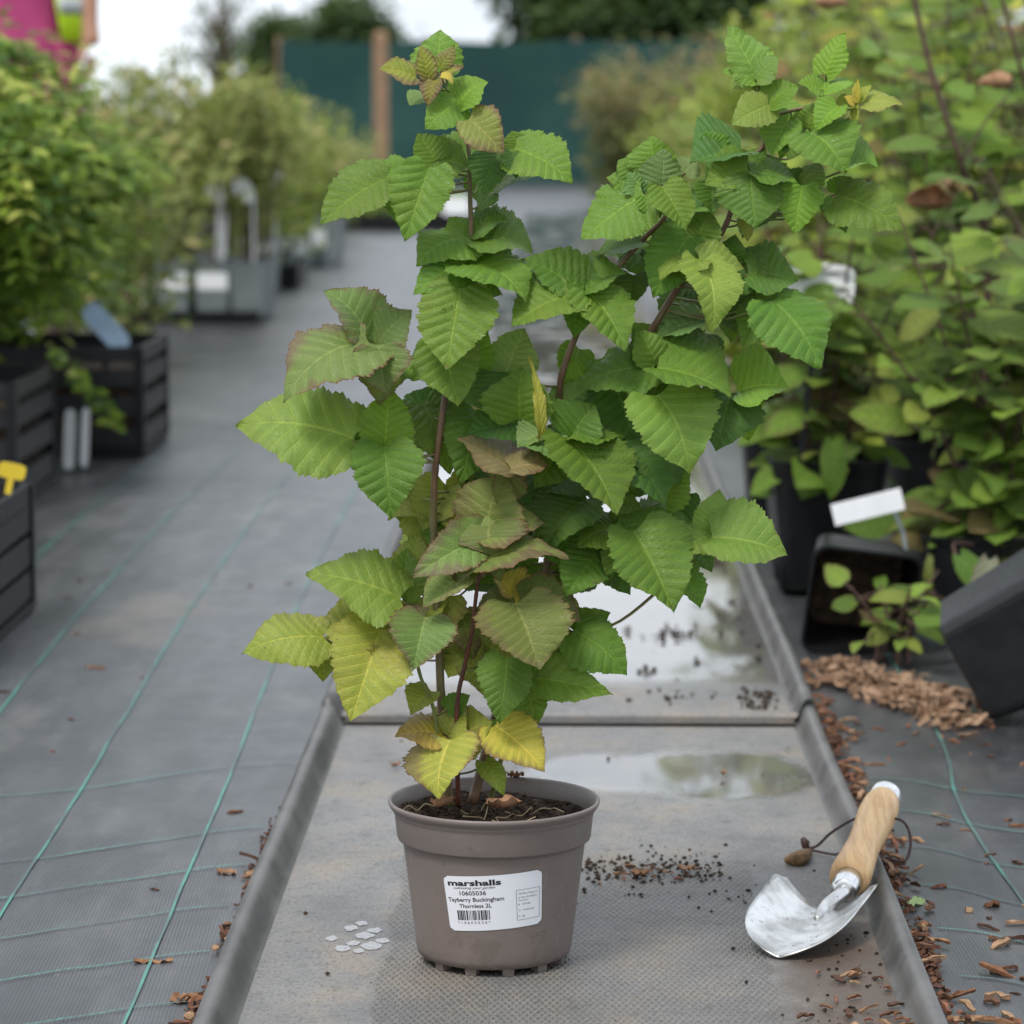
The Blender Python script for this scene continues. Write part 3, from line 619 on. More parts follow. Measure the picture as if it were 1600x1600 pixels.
for (cx, cy, r, n, cc) in ((1000, 660, 85, 8, 'dg'), (930, 760, 80, 7, 'dg'), (850, 790, 70, 5, 'dg'), (1050, 370, 60, 5, 'dg'), (760, 700, 70, 6, 'gyd'), (730, 850, 65, 8, 'yg'), (770, 990, 60, 8, 'yyo'), (840, 890, 60, 7, 'gdy'), (900, 880, 45, 4, 'gd'), (830, 980, 45, 4, 'yg'), (620, 960, 35, 3, 'y'), (660, 760, 40, 4, 'gy'), (725, 390, 35, 3, 'g'), (1170, 290, 55, 5, 'gd'), (1235, 200, 45, 5, 'gb'), (690, 640, 45, 3, 'g'), (700, 1000, 45, 3, 'y'), (1040, 820, 50, 4, 'dg'), (730, 250, 40, 3, 'g'), (1130, 470, 50, 4, 'dg')):
    for k in range(n):
        a = frng.uniform(0, 6.28); rr = r * math.sqrt(frng.random()); x, y = cx + rr * math.cos(a), cy + rr * math.sin(a)
        d = frng.uniform(0, 6.28); ln = frng.uniform(55, 85)
        leaf(x, y, x + ln * math.cos(d), y + ln * abs(math.sin(d)) * .8 + 10, ln * .78, frng.choice(cc), frng.uniform(-4.5, -1.8))
# ------------------------------------------------------------------ trowel
m = NT('brushed_steel'); o = m.pos(); f = m.noise(m.mapping(o, (1, .12, 1), rot=(0, 0, R(-23))), 260, 3, .6); g = m.noise(o, 28, 5, .6)
c = m.mix(m.step(g, .38, .66), (.74, .74, .73), (.40, .39, .37)); c = m.mix(m.math('MULTIPLY', m.step(m.noise(o, 75, 5, .75), .58, .68), .8), c, (.12, .09, .065))
M_steel = m.end(m.bsdf(c, m.math('MULTIPLY_ADD', f, .3, .17), .5, .95, m.bump(f, .15, .0006)))
M_ferrule = plain('polished_ferrule', (.78, .78, .78), .22, .5, 1.0, .1, 30, .05)
m = NT('ash_wood'); o = m.pos(); f = m.noise(m.mapping(o, (1, .1, .3), rot=(0, 0, R(-15))), 170, 4, .6, .4); g = m.noise(o, 25, 3)
c = m.mix(m.step(f, .35, .68), (.66, .43, .21), (.48, .28, .12)); c = m.mix(m.math('MULTIPLY', m.step(g, .55, .7), .3), c, (.32, .19, .09))
M_wood = m.end(m.bsdf(c, .42, .45, 0, m.bump(f, .12, .0005)))
M_leather = plain('leather_cord', (.055, .022, .018), .55, .4, 0, .4, 80, .4)
M_bead = plain('lanyard_tag', (.24, .15, .075), .7, .3, 0, .5, 90, .6, c2=(.09, .05, .025))
N0 = Vector((.2215, 2.578, .0095)); TIP = G(1216, 1497, .0015); ax_ = (TIP - N0); BL = ax_.length; ax_.normalize()
sd_ = Vector((0, 0, 1)).cross(ax_).normalized(); up_ = ax_.cross(sd_); up_ = up_ if up_.z > 0 else -up_
trowel = empty('hand_trowel', (N0.x, N0.y, 0), 'steel hand trowel with pale wooden handle leaning on the tray edge', 'trowel')
b = MB(); nu, nv = 30, 25; TH = .0017
def blade(u, v, off):
    hw = .0455 * (1 - .04 * u) if u < .45 else .0455 * .98 * math.sqrt(max(0, 1 - ((u - .45) / .55) ** 2.6))
    hw *= min(1, .80 + u * 3.5) if u < .06 else 1
    lift = .030 * (1 - .55 * u) * (abs(v) ** 1.9) * (hw / .0455)
    trough = .004 * math.exp(-((u) / .25) ** 2) * math.exp(-(v / .14) ** 2)
    back = -.012 * (abs(v) ** 1.5) * max(0, 1 - u * 4)          # shoulders swept a little back
    return N0 + ax_ * (BL * u - back * .0) + sd_ * (v * hw) + Vector((0, 0, 1)) * (lift + trough + off)
vv = [blade(math.sin(math.pi / 2 * i / (nu - 1)), j / (nv - 1) * 2 - 1, TH) for i in range(nu) for j in range(nv)] + [blade(math.sin(math.pi / 2 * i / (nu - 1)), j / (nv - 1) * 2 - 1, 0) for i in range(nu) for j in range(nv)]
K = nu * nv; q = lambda i, j: i * nv + j
fs = [(q(i, j), q(i, j + 1), q(i + 1, j + 1), q(i + 1, j)) for i in range(nu - 1) for j in range(nv - 1)]
fs += [tuple(K + k for k in reversed(f)) for f in fs]
fs += [(q(0, j), K + q(0, j), K + q(0, j + 1), q(0, j + 1)) for j in range(nv - 1)]
fs += [(q(i, 0), q(i + 1, 0), K + q(i + 1, 0), K + q(i, 0)) for i in range(nu - 1)] + [(q(i, nv - 1), K + q(i, nv - 1), K + q(i + 1, nv - 1), q(i + 1, nv - 1)) for i in range(nu - 1)]
b.add(vv, fs); blade_o = b.build('blade', M_steel, trowel, True)
FE = P(1318, 1392, 2.592); HE = P(1387, 1236, 2.785); hd = (HE - FE).normalized(); HL = (HE - FE).length
b = MB(); b.tube(spline([N0 + ax_ * .03 + Vector((0, 0, .0022)), N0 + ax_ * .008 + Vector((0, 0, .0055)), FE - hd * .004, FE + hd * .012], 8), [.003 + .0032 * min(1, i / 9) for i in range(25)], 12)
b.build('tang', M_steel, trowel, True)
Q = hd.to_track_quat('Z', 'Y').to_matrix().to_4x4(); HM = Matrix.Translation(FE) @ Q
b = MB(); b.lathe([(.006, -.001), (.0105, -.001), (.0112, .001), (.0128, .021), (.0122, .022), (.004, .022)], 32, HM); b.build('ferrule', M_ferrule, trowel, True)
hp = [(.006, .0205), (.0145, .0208), (.0172, .024), (.0178, .034), (.0165, .055), (.0148, .085), (.0150, .11), (.0166, .135), (.0174, .155), (.0165, .172), (.0146, .182), (.012, .186), (.004, .186)]
hs = HL / .205; hp = [(r, .0205 + (z - .0205) * hs) for r, z in hp]
b = MB(); b.lathe(hp, 36, HM); handle = b.build('handle', M_wood, trowel, True)
ze = hp[-1][1]
b = MB(); b.lathe([(.0135, ze - .007), (.0146, ze - .006), (.0143, ze + .009), (.013, ze + .0125), (.001, ze + .0135)], 32, HM); b.build('end_cap', M_ferrule, trowel, True)
hole = FE + hd * (.145 * hs)
e1 = hole + Vector((-.016, -.004, .002)); knot = G(1258, 1326, .006)
b = MB(); b.tube(spline([hole + Vector((.0, 0, .0)), e1, P(1300, 1300, 2.80), knot + Vector((.012, .012, .0)), knot], 8), .0013, 6)
b.tube(spline([knot, knot + Vector((.022, -.012, -.002)), P(1312, 1334, 2.74) , hole + Vector((-.012, -.03, -.02)), hole], 8), .0013, 6)
b.tube(spline([hole, hole + Vector((.022, -.004, .0)), hole + Vector((.03, -.012, -.014)), hole + Vector((.024, -.03, -.03)), hole + Vector((.006, -.03, -.028))], 8), .0013, 6)
b.build('lanyard', M_leather, trowel, True)
b = MB(); b.tube([knot + Vector((-.003, 0, .010)), knot + Vector((0, 0, .006)), knot + Vector((.001, -.003, -.001))], [.002, .0042, .003], 8); b.build('knot', M_leather, trowel, True)
tp_ = G(1240, 1342, .006)
b = MB(); b.tube(spline([knot + Vector((.004, -.006, -.001)), tp_ + Vector((.006, 0, .001)), tp_, tp_ + Vector((-.008, .002, -.002))], 4), [.002, .004, .0055, .0068, .0072, .007, .0068, .0064, .006, .0055, .0045, .0035, .002], 9)
b.build('lanyard_tag', M_bead, trowel, True)

# ------------------------------------------------------------------ litter: bark chips, dry bits, crumbs
chipm = []
for k, cA in enumerate(((.20, .09, .045), (.28, .15, .08), (.13, .06, .035), (.34, .21, .12), (.09, .045, .03), (.24, .10, .06))):
    chipm.append(plain('bark_chip', cA, .75, .25, 0, .45, 120, .6))
def chip_mesh(k):
    rg = random.Random(100 + k); L, W, Tt = (.016, .0045, .0016) if k % 3 == 0 else ((.009, .006, .0018) if k % 3 == 1 else (.026, .0032, .0018))
    n = 5; vv = []
    for i in range(n):
        t = i / (n - 1); hw = W / 2 * (.45 + .7 * math.sin(math.pi * (.12 + .76 * t))) * rg.uniform(.7, 1.25); zc = .0016 * math.sin(math.pi * t) * rg.uniform(.3, 1.4) + Tt; yo = rg.uniform(-.0008, .0008)
        vv += [((t - .5) * L, yo - hw, zc + rg.uniform(-.0004, .0016)), ((t - .5) * L, yo + hw, zc + rg.uniform(-.0004, .0016)), ((t - .5) * L, yo + hw * .8, zc - Tt), ((t - .5) * L, yo - hw * .8, zc - Tt)]
    fs = [(4 * i + a, 4 * i + 4 + a, 4 * i + 4 + (a + 1) % 4, 4 * i + (a + 1) % 4) for i in range(n - 1) for a in range(4)] + [(0, 1, 2, 3), (4 * n - 1, 4 * n - 2, 4 * n - 3, 4 * n - 4)]
    me = bpy.data.meshes.new('bark_chip'); me.from_pydata(vv, [], fs); return me
CH = [(chip_mesh(k), k) for k in range(9)]; CHM = []
for me, k in CH:
    for j, mt in enumerate(chipm):
        c_ = me.copy(); c_.materials.append(mt); CHM.append(c_)
crng = random.Random(11)
def chip(x, y, z, label, group, s=1.0, flat=.35, name='bark_chip', cat='bark chip'):
    if .14 < x < .262 and 2.42 < y < 2.64: x -= .0; y -= .2
    o_ = link(name, crng.choice(CHM)); o_.location = (x, y, z); o_.rotation_euler = (crng.gauss(0, flat), crng.gauss(0, flat * .6), crng.uniform(0, 6.28)); o_.scale = (s * crng.uniform(.7, 1.3),) * 3
    return tag(o_, label, cat, group)
for k in range(150):                                             # along the outside of the right rim
    y = 2.1 + 1.75 * crng.random(); x = XR + .033 + abs(crng.gauss(0, .012))
    chip(x, y, fh(x, y) + .002 + .008 * crng.random() * (x < XR + .045), 'small brown bark chip caught along the outer side of the tray rim by the trowel', 'bark chips along the right tray rim', 1.0)
for k in range(75):                                              # scattered over the fabric
    x, y = crng.uniform(.32, .62), crng.uniform(2.2, 3.5); chip(x, y, fh(x, y) - .0005, 'small bark flake lying loose on the black fabric near the trowel', 'flakes scattered on the right fabric', .8, .12, 'bark_flake', 'bark flake')
for k in range(16):
    p = G(crng.uniform(1540, 1620), crng.uniform(1380, 1590)); chip(p.x, p.y, fh(p.x, p.y), 'small bark flake lying loose on the black fabric near the trowel', 'flakes scattered on the right fabric', 1.15, .15, 'bark_flake', 'bark flake')
for k in range(40):                                              # soil corner inside the near right of the tray
    x, y = XR - abs(crng.gauss(0, .035)), crng.uniform(2.18, 2.5); chip(x, y, .002, 'thin reddish bark shred in the wet soil inside the tray corner', 'bark shreds inside the tray', .8, .15, 'bark_shred', 'bark shred')
for k in range(26):                                              # left rim
    y = crng.choice((2.28, 2.31, 2.53, 2.36, 2.75)) + crng.gauss(0, .03); x = XL - .034 - abs(crng.gauss(0, .007)); chip(x, y, fh(x, y) + .002, 'small brown bark chip along the outer side of the tray rim by the green threads', 'bark chips along the left tray rim', .9)
for k in range(20):
    x, y = crng.uniform(-.8, -.32), crng.uniform(2.6, 4.6); chip(x, y, fh(x, y) - .0008, 'tiny dry flake on the wide path of black fabric with green threads', 'flakes on the left fabric', .8, .1, 'bark_flake', 'bark flake')
pile = MB(); prng = random.Random(8)                             # heap of pale wood shavings below the tipped pots
M_shav = plain('wood_shavings', (.33, .22, .14), .75, .25, 0, .5, 110, .5, c2=(.15, .08, .045))
def flake_add(b, p, L, W, rg):
    d = Vector((rg.gauss(0, 1), rg.gauss(0, .8), rg.gauss(0, .35))).normalized(); s_ = d.orthogonal().normalized(); s_ = Matrix.Rotation(rg.uniform(0, 6.28), 3, d) @ s_; n_ = d.cross(s_)
    p = Vector(p); vv = [p - d * L - s_ * W * .4, p - d * L + s_ * W * .4, p + s_ * W + n_ * W * .7, p - s_ * W + n_ * W * .7, p + d * L + s_ * W * .5, p + d * L - s_ * W * .5]
    b.add(vv + [v_ - n_ * .0012 for v_ in vv], [(0, 1, 2, 3), (3, 2, 4, 5), (9, 8, 7, 6), (11, 10, 8, 9), (0, 3, 9, 6), (3, 5, 11, 9), (2, 1, 7, 8), (4, 2, 8, 10), (1, 0, 6, 7), (5, 4, 10, 11)])
pA, pB = G(1300, 1052), G(1500, 1118)
for k in range(620):
    t = prng.random(); c_ = pA.lerp(pB, t); wd = .035 + .03 * t; x, y = c_.x + prng.gauss(0, .012), c_.y + prng.gauss(0, wd)
    flake_add(pile, (x, y, .003 + .02 * prng.random() * math.exp(-((y - c_.y) / wd) ** 2)), prng.uniform(.003, .017) * prng.uniform(.5, 1.2), prng.uniform(.0015, .007), prng)
tag(pile.build('wood_shavings', M_shav), 'heap of pale brown wood shavings below the tipped black pots', 'wood shavings', kind='stuff')
b = MB()
for k in range(260):
    y = prng.uniform(2.15, 3.45); x = XR + .031 + abs(prng.gauss(0, .010)); flake_add(b, (x, y, fh(x, y) + .003 + .006 * prng.random()), prng.uniform(.002, .006), prng.uniform(.0012, .003), prng)
for k in range(160):
    y = prng.choice((2.28, 2.31, 2.53, 2.36, 2.7, 2.9)) + prng.gauss(0, .05); x = XL - .033 - abs(prng.gauss(0, .005)); flake_add(b, (x, y, fh(x, y) + .002), prng.uniform(.001, .004), prng.uniform(.0008, .002), prng)
tag(b.build('fine_litter', chipm[2]), 'fine brown litter packed against the tray rims', 'litter', kind='stuff')
b = MB()                                                         # crumbs of compost spilled right of the pot, and around
for k in range(420):
    if k < 260: p = G(915 + 215 * prng.random() ** 1.2, 1362 + prng.gauss(0, 11) - (8 if prng.random() < .3 else 0))
    elif k < 330: p = G(prng.uniform(900, 1190), prng.uniform(1320, 1420))
    elif k < 400: p = Vector((XR - abs(prng.gauss(0, .05)), prng.uniform(2.18, 2.55), 0))
    else: p = Vector((prng.uniform(XL + .02, XR - .02), prng.uniform(2.2, 3.4), 0))
    s_ = prng.choice((.0008, .0012, .0018, .0026)); crumb_add(b, (p.x, p.y, s_ * .4), s_, prng)
tag(b.build('spilled_compost', M_crumb), 'dark compost crumbs spilled on the tray beside the pot', 'compost', kind='stuff')
b = MB()
for (px, py, n, sx, sy) in ((1060, 992, 60, 26, 5), (1010, 1050, 14, 9, 3), (985, 985, 10, 6, 3), (1190, 1095, 60, 22, 8), (1060, 1090, 20, 40, 6), (1150, 960, 30, 16, 14), (1120, 880, 60, 40, 6), (1200, 1000, 16, 10, 20), (1090, 1035, 10, 8, 3)):
    for k in range(n):
        p = G(px + prng.gauss(0, sx), py + prng.gauss(0, sy), .006); 
        if XL + .01 < p.x < XR - .008 and p.y > 3.47: crumb_add(b, (p.x, p.y, .0075), prng.choice((.0015, .0025, .004)), prng)
tag(b.build('floating_debris', M_crumb), 'dark debris lying in the puddle of the second tray', 'debris', kind='stuff')
for k, (px, py, L) in enumerate(((1072, 1362, .016), (998, 1370, .017), (618, 1199, .012), (1130, 1212, .009))):
    o_ = curl_leaf(None, G(px, py, .002), L, L * .55, .3 * k, M_dry, 'dry_leaf_scrap', 1.1, 40 + k)
    tag(o_, ('brown leaf scrap at the end of the spilled compost', 'brown leaf scrap in the middle of the spilled compost', 'single brown leaf scrap left of the lowest yellow leaves', 'tiny tan leaf scrap by the tray puddle')[k], 'leaf scrap')
o_ = curl_leaf(None, G(1432, 1418, .006), .024, .015, 1.2, plain('fresh_leaf_scrap', (.22, .30, .12), .5, .4), 'green_leaf_scrap', .9, 61); tag(o_, 'pale green leaf scrap fallen beside the tray rim', 'leaf scrap')
for k, (px, py) in enumerate(((240, 1509), (355, 1370), (282, 1570))):
    o_ = curl_leaf(None, G(px, py, -.0085), .032 if k == 0 else .022, .006 if k == 0 else .014, .1 - k * .8, M_dry, 'dry_stalk' if k == 0 else 'dry_leaf_scrap', .9, 70 + k)
    tag(o_, ('thin reddish dry stalk lying between two green threads', 'brown curled leaf caught on the left tray rim', 'reddish brown curled scrap against the near left tray rim')[k], 'leaf scrap')

m = NT('mineral_spot'); o = m.pos(); M_spot = m.end(m.bsdf(m.mix(m.step(m.noise(o, 300, 3), .4, .65), (.27, .27, .275), (.18, .176, .172)), .25, .5))
srng = random.Random(4)
for k, (px, py, s_) in enumerate(((518, 1466, 9), (535, 1482, 11), (548, 1450, 10), (552, 1474, 10), (565, 1443, 9), (570, 1462, 12), (586, 1454, 10), (580, 1478, 14), (597, 1470, 9), (560, 1486, 8))):
    c_ = G(px, py, .0); c_.z = .0005 + .0012 * noise.noise((c_.x * 6, c_.y * 2.3, 4)); r = s_ * .0006; b = MB(); n = 14
    vv = [c_ + Vector((0, 0, .0002))] + [c_ + Vector((r * math.cos(6.283 * i / n) * srng.uniform(.75, 1.2), r * 1.5 * math.sin(6.283 * i / n) * srng.uniform(.75, 1.2), 0)) for i in range(n)]
    b.add(vv, [(0, 1 + i, 1 + (i + 1) % n) for i in range(n)]); tag(b.build('mineral_spot', M_spot, None, True), 'small whitish water spot dried on the tray left of the pot', 'water spot', 'water spots left of the pot')

for k in range(22):
    p = G(915 + 205 * crng.random(), 1364 + crng.gauss(0, 9)); chip(p.x, p.y, .001, 'tiny tan bark fleck mixed into the spilled compost beside the pot', 'bark flecks in the spilled compost', .5, .2, 'bark_fleck', 'bark fleck')
# ------------------------------------------------------------------ foliage tools
TMPL = np.array([(0, 0, 0), (-.36, .3, .07), (0, .3, 0), (.36, .3, .07), (-.33, .65, .05), (0, .66, -.02), (.33, .65, .05), (0, 1, -.1)])
TF = [(0, 2, 1), (0, 3, 2), (1, 2, 5, 4), (2, 3, 6, 5), (4, 5, 7), (5, 6, 7)]
class Fol:
    def __init__(s, seed): s.p = []; s.r = random.Random(seed)
    def leaf(s, pos, d, n, L, asp=.5, tint=None):
        s.p.append((tuple(pos), tuple(d), tuple(n), L, asp, s.r.random() if tint is None else tint))
    def mesh(s, name, mat, parent=None):
        k = len(s.p); A = np.array([x[0] for x in s.p]); D = np.array([x[1] for x in s.p], float); Nn = np.array([x[2] for x in s.p], float)
        D /= np.linalg.norm(D, axis=1)[:, None] + 1e-9; Nn -= D * (D * Nn).sum(1)[:, None]; Nn /= np.linalg.norm(Nn, axis=1)[:, None] + 1e-9
        S = np.cross(D, Nn); L = np.array([x[3] for x in s.p])[:, None]; W = L * np.array([x[4] for x in s.p])[:, None]
        V = np.concatenate([(A + S * W * t[0] * 1.35 + D * L * t[1] + Nn * L * t[2])[:, None, :] for t in TMPL], 1).reshape(-1, 3)
        if parent is not None:
            M = np.array(root_matrix(root_of(parent)).inverted()); V = V @ M[:3, :3].T + M[:3, 3]
        fs = []
        for i in range(k):
            o_ = i * 8; fs += [tuple(a + o_ for a in f) for f in TF]
        me = bpy.data.meshes.new(name); me.from_pydata(V.tolist(), [], fs); me.materials.append(mat)
        at = me.attributes.new('tint', 'FLOAT', 'POINT'); at.data.foreach_set('value', np.repeat(np.array([x[5] for x in s.p], dtype=np.float32), 8))
        return link(name, me, parent)
M_twig = plain('twig_bark', (.10, .065, .04), .7, .3, 0, .4, 60, .4)
M_redtwig = plain('red_twig_bark', (.10, .055, .04), .6, .35, 0, .4, 60, .3)
M_pin = foliage_mat('pinnate_foliage', (.06, .125, .018), (.26, .37, .04), (.40, .43, .09))
M_olv = foliage_mat('olive_foliage', (.07, .092, .024), (.28, .31, .085), (.42, .33, .14))
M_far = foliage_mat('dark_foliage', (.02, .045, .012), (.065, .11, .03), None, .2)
M_redf = foliage_mat('russet_foliage', (.09, .10, .04), (.25, .23, .10), (.33, .16, .09))
M_yel = foliage_mat('lime_foliage', (.10, .16, .02), (.27, .32, .05))

def pinnate_bush(name, base, label, h, spread, seed, ncane=22, group=None, droop=.35, bias=(0, 0)):
    rg = random.Random(seed); t = empty(name, base, label, 'shrub', group); f = Fol(seed); bx = Vector(base)
    for c in range(ncane):
        a = rg.uniform(0, 6.28); r = spread * math.sqrt(rg.random()); hh = h * rg.uniform(.45, 1.0) * (1 - .35 * (r / spread) ** 2)
        end = bx + Vector((r * math.cos(a) + bias[0] * hh, r * math.sin(a) + bias[1] * hh, hh)); mid = bx + Vector((r * .35 * math.cos(a), r * .35 * math.sin(a), hh * .6))
        tip = end + Vector((math.cos(a), math.sin(a), 0)) * .07 + Vector((0, 0, -droop * .12))
        pts = spline([bx + Vector((.03 * math.cos(a), .03 * math.sin(a), 0)), mid, end, tip], 8)
        b = MB(); b.tube(pts, [lerp(.0035, .001, i / (len(pts) - 1)) for i in range(len(pts))], 5); b.build('cane', M_twig, t, True)
        for i in range(6, len(pts)):
            for s_ in range(2):
                d = Vector((rg.gauss(0, 1), rg.gauss(0, 1), rg.uniform(-.5, .25))).normalized(); L = rg.uniform(.09, .17); tint = rg.random() ** 1.2
                side = d.cross(Vector((0, 0, 1))).normalized(); p0 = pts[i]
                for k in range(1, 6):
                    q_ = p0 + d * L * k / 5 + Vector((0, 0, -.05 * (k / 5) ** 2)); 
                    for sg in (-1, 1):
                        f.leaf(q_, d * .5 + side * sg + Vector((0, 0, rg.uniform(-.5, .05))), Vector((rg.uniform(-.3, .3), rg.uniform(-.5, 0), 1)), rg.uniform(.03, .045), .42, min(1, max(0, tint + rg.gauss(0, .12))))
                f.leaf(p0 + d * L, d, Vector((0, -.2, 1)), .045, .42, tint)
    tag(f.mesh('foliage', M_pin, t), kind='stuff')
    return t
def fine_shrub(name, base, label, h, spread, seed, mat, group=None, nst=16, per=150, L=.03, clear=.3, cat='shrub', twig=None):
    """upright shrub: bare lower stems, small leaves on many side twigs above"""
    rg = random.Random(seed); t = empty(name, base, label, cat, group); f = Fol(seed); bx = Vector(base)
    for c in range(nst):
        a = rg.uniform(0, 6.28); r = spread * math.sqrt(rg.random()); hh = h * rg.uniform(.7, 1.02) * (1 - .25 * (r / spread) ** 2)
        top = bx + Vector((r * math.cos(a), r * math.sin(a), hh)); mid = bx + Vector((r * .45 * math.cos(a) + rg.gauss(0, .02), r * .45 * math.sin(a), hh * .5))
        pts = spline([bx + Vector((.025 * math.cos(a), .025 * math.sin(a), 0)), mid, top], 10)
        b = MB(); b.tube(pts, [lerp(.004, .001, i / (len(pts) - 1)) for i in range(len(pts))], 5); b.build('stem', twig or M_twig, t, True)
        for k in range(per):
            u = clear + (1 - clear) * rg.random() ** .8; i = min(len(pts) - 1, int(u * (len(pts) - 1))); off = Vector((rg.gauss(0, 1), rg.gauss(0, 1), rg.gauss(0, .6))); off = off.normalized() * spread * .55 * rg.random() ** .6 * (1.15 - .5 * u)
            p = pts[i] + off
            f.leaf(p, off + Vector((rg.gauss(0, .02), rg.gauss(0, .02), rg.uniform(-.02, .06))), Vector((rg.gauss(0, .5), rg.gauss(0, .5) - .3, 1)), L * rg.uniform(.6, 1.3), .45, min(1, max(0, rg.gauss(.25 + .5 * u, .2))))
    tag(f.mesh('foliage', mat, t), kind='stuff')
    return t

# ------------------------------------------------------------------ black crates and the shrubs in them, left
M_blk = plain('black_plastic', (.008, .0085, .0095), .45, .25, 0, .4, 25, .15)
M_blk2 = plain('dusty_black_plastic', (.016, .017, .019), .45, .3, 0, .4, 18, .2, c2=(.009, .009, .01))
M_gry = plain('grey_plastic', (.17, .195, .2), .42, .45, 0, .25, 12, .15)
M_wht = plain('white_label', (.82, .83, .84), .4, .45, 0, .08, 30, .05)
def crate(x0, x1, y0, y1, h, label):
    t = empty('black_crate', ((x0 + x1) / 2, (y0 + y1) / 2, 0), label, 'crate', 'black slatted crates'); e = .018
    b = MB(); b.box((x0, y0, 0), (x1, y1, .012)); b.build('base', M_blk, t)
    for x in (x0, x1 - e):
        for y in (y0, y1 - e): b = MB(); b.box((x, y, .0121), (x + e, y + e, h)); b.build('corner_post', M_blk, t)
    for z0, z1 in ((.016, .055), (h * .36, h * .36 + .04), (h * .64, h * .64 + .035), (h - .028, h + .002)):
        for (a, c) in (((x0 + e, y0 + .003, z0), (x1 - e, y0 + .010, z1)), ((x0 + e, y1 - .010, z0), (x1 - e, y1 - .003, z1)), ((x0 + .003, y0 + e, z0), (x0 + .010, y1 - e, z1)), ((x1 - .010, y0 + e, z0), (x1 - .003, y1 - e, z1))):
            b = MB(); b.box(a, c); b.build('slat', M_blk2, t)
    for k in range(1, 5):
        x = lerp(x0, x1, k / 5); b = MB(); b.box((x - .005, y0 + .0105, .0122), (x + .005, y0 + .015, h - .004)); b.build('upright', M_blk, t)
        y = lerp(y0, y1, k / 5); b = MB(); b.box((x1 - .015, y - .005, .0122), (x1 - .0105, y + .005, h - .004)); b.build('upright', M_blk, t)
    b = MB(); b.box((x0 + .02, y0 + .02, .0125), (x1 - .02, y1 - .02, h * .8)); b.build('filled_pots', M_mud, t)
    return t
pa = G(57, 948); crate(pa.x - .40, pa.x, pa.y - .52, pa.y, .172, 'black slatted crate by itself with a yellow plant tag')
pb_ = G(222, 712); crate(pb_.x - .38, pb_.x + .005, pb_.y, pb_.y + .40, .215, 'black slatted crate with the blue plant tag, nearest the grey pots')
pc_ = G(86, 752); crate(pc_.x - .42, pc_.x, pc_.y - .40, pc_.y + .02, .215, 'black slatted crate between the two other black crates, under the hanging foliage')
crate(pb_.x - .80, pb_.x - .42, pb_.y + .02, pb_.y + .42, .215, 'black slatted crate set back behind the crate under the foliage')
def tagstake(name, p, ph, wd, ht, mat, label, tilt=0, lean=0, round_=False, stake=True, group=None, cat='plant tag', rz=0, smat=None):
    """plant tag: a thin plate on a narrow stake, p = foot, ph = height of the plate's lower edge"""
    t = empty(name, p, label, cat, group, rz); M = Matrix.Translation(p) @ Matrix.Rotation(rz, 4, 'Z') @ Matrix.Rotation(lean, 4, 'X') @ Matrix.Rotation(tilt, 4, 'Y')
    if stake: b = MB(); b.box((-.004, -.0008, 0), (.004, .0008, ph + .004), M); b.build('stake', smat or mat, t)
    b = MB(); n = 16; pr = []
    for k in range(n):
        a = 2 * math.pi * k / n; ex = 2 if round_ else .35; cx, cz = math.cos(a), math.sin(a)
        pr.append((math.copysign(abs(cx) ** (2 / 2 if round_ else .45), cx) * wd / 2, math.copysign(abs(cz) ** (1 if round_ else .45), cz) * ht / 2 + ph + ht / 2))
    b.add([M @ Vector((x, -.0012, z)) for x, z in pr] + [M @ Vector((x, .0012, z)) for x, z in pr], [tuple(range(n)), tuple(range(2 * n - 1, n - 1, -1))] + [(k, n + k, n + (k + 1) % n, (k + 1) % n) for k in range(n)])
    b.build('plate', mat, t); return t
M_ytag = plain('yellow_tag', (.62, .46, .03), .4, .4, 0, .1); M_btag = plain('blue_tag', (.36, .50, .66), .4, .4, 0, .15)
tagstake('plant_tag', P(12, 772, pa.y - .35), .02, .035, .02, M_ytag, 'small yellow plant tag in the solitary black crate', .2)
tagstake('plant_tag', P(196, 545, pb_.y + .06), .0, .045, .115, M_btag, 'pale blue plant tag leaning in the crate nearest the grey pots', R(-42), 0, stake=False)
for k, (px, dy) in enumerate(((100, .05), (121, .08))):
    q_ = G(px, 742); tagstake('white_strip', (q_.x, q_.y + dy, .0), .005, .022 if k == 0 else .016, .115, M_wht, ('wide white plastic strip standing between two black crates', 'narrow white plastic strip standing between two black crates')[k], R(3), 0, stake=False, cat='plastic strip')
pinnate_bush('pinnate_shrub', (pc_.x - .34, pc_.y - .16, .16), 'bright green feathery leaved shrub in the crate under the hanging foliage', .80, .34, 31, 34, 'feathery shrubs in the crates')
pinnate_bush('pinnate_shrub', (pb_.x - .36, pb_.y + .18, .16), 'bright green feathery leaved shrub in the crate with the blue tag', .72, .24, 32, 34, 'feathery shrubs in the crates')
pinnate_bush('pinnate_shrub', (pb_.x - .62, pb_.y + .25, .16), 'feathery leaved shrub in the crate set back behind the others', .76, .34, 33, 26, 'feathery shrubs in the crates')
pinnate_bush('pinnate_shrub', (pb_.x - .66, pb_.y + 1.0, .02), 'feathery leaved shrub behind the crate with the blue tag', .84, .32, 34, 28, 'feathery shrubs in the crates')
pinnate_bush('pinnate_shrub', (pb_.x - .80, pb_.y + 1.2, .02), 'feathery leaved shrub before the person in pink', .86, .42, 35, 28, 'feathery shrubs in the crates')
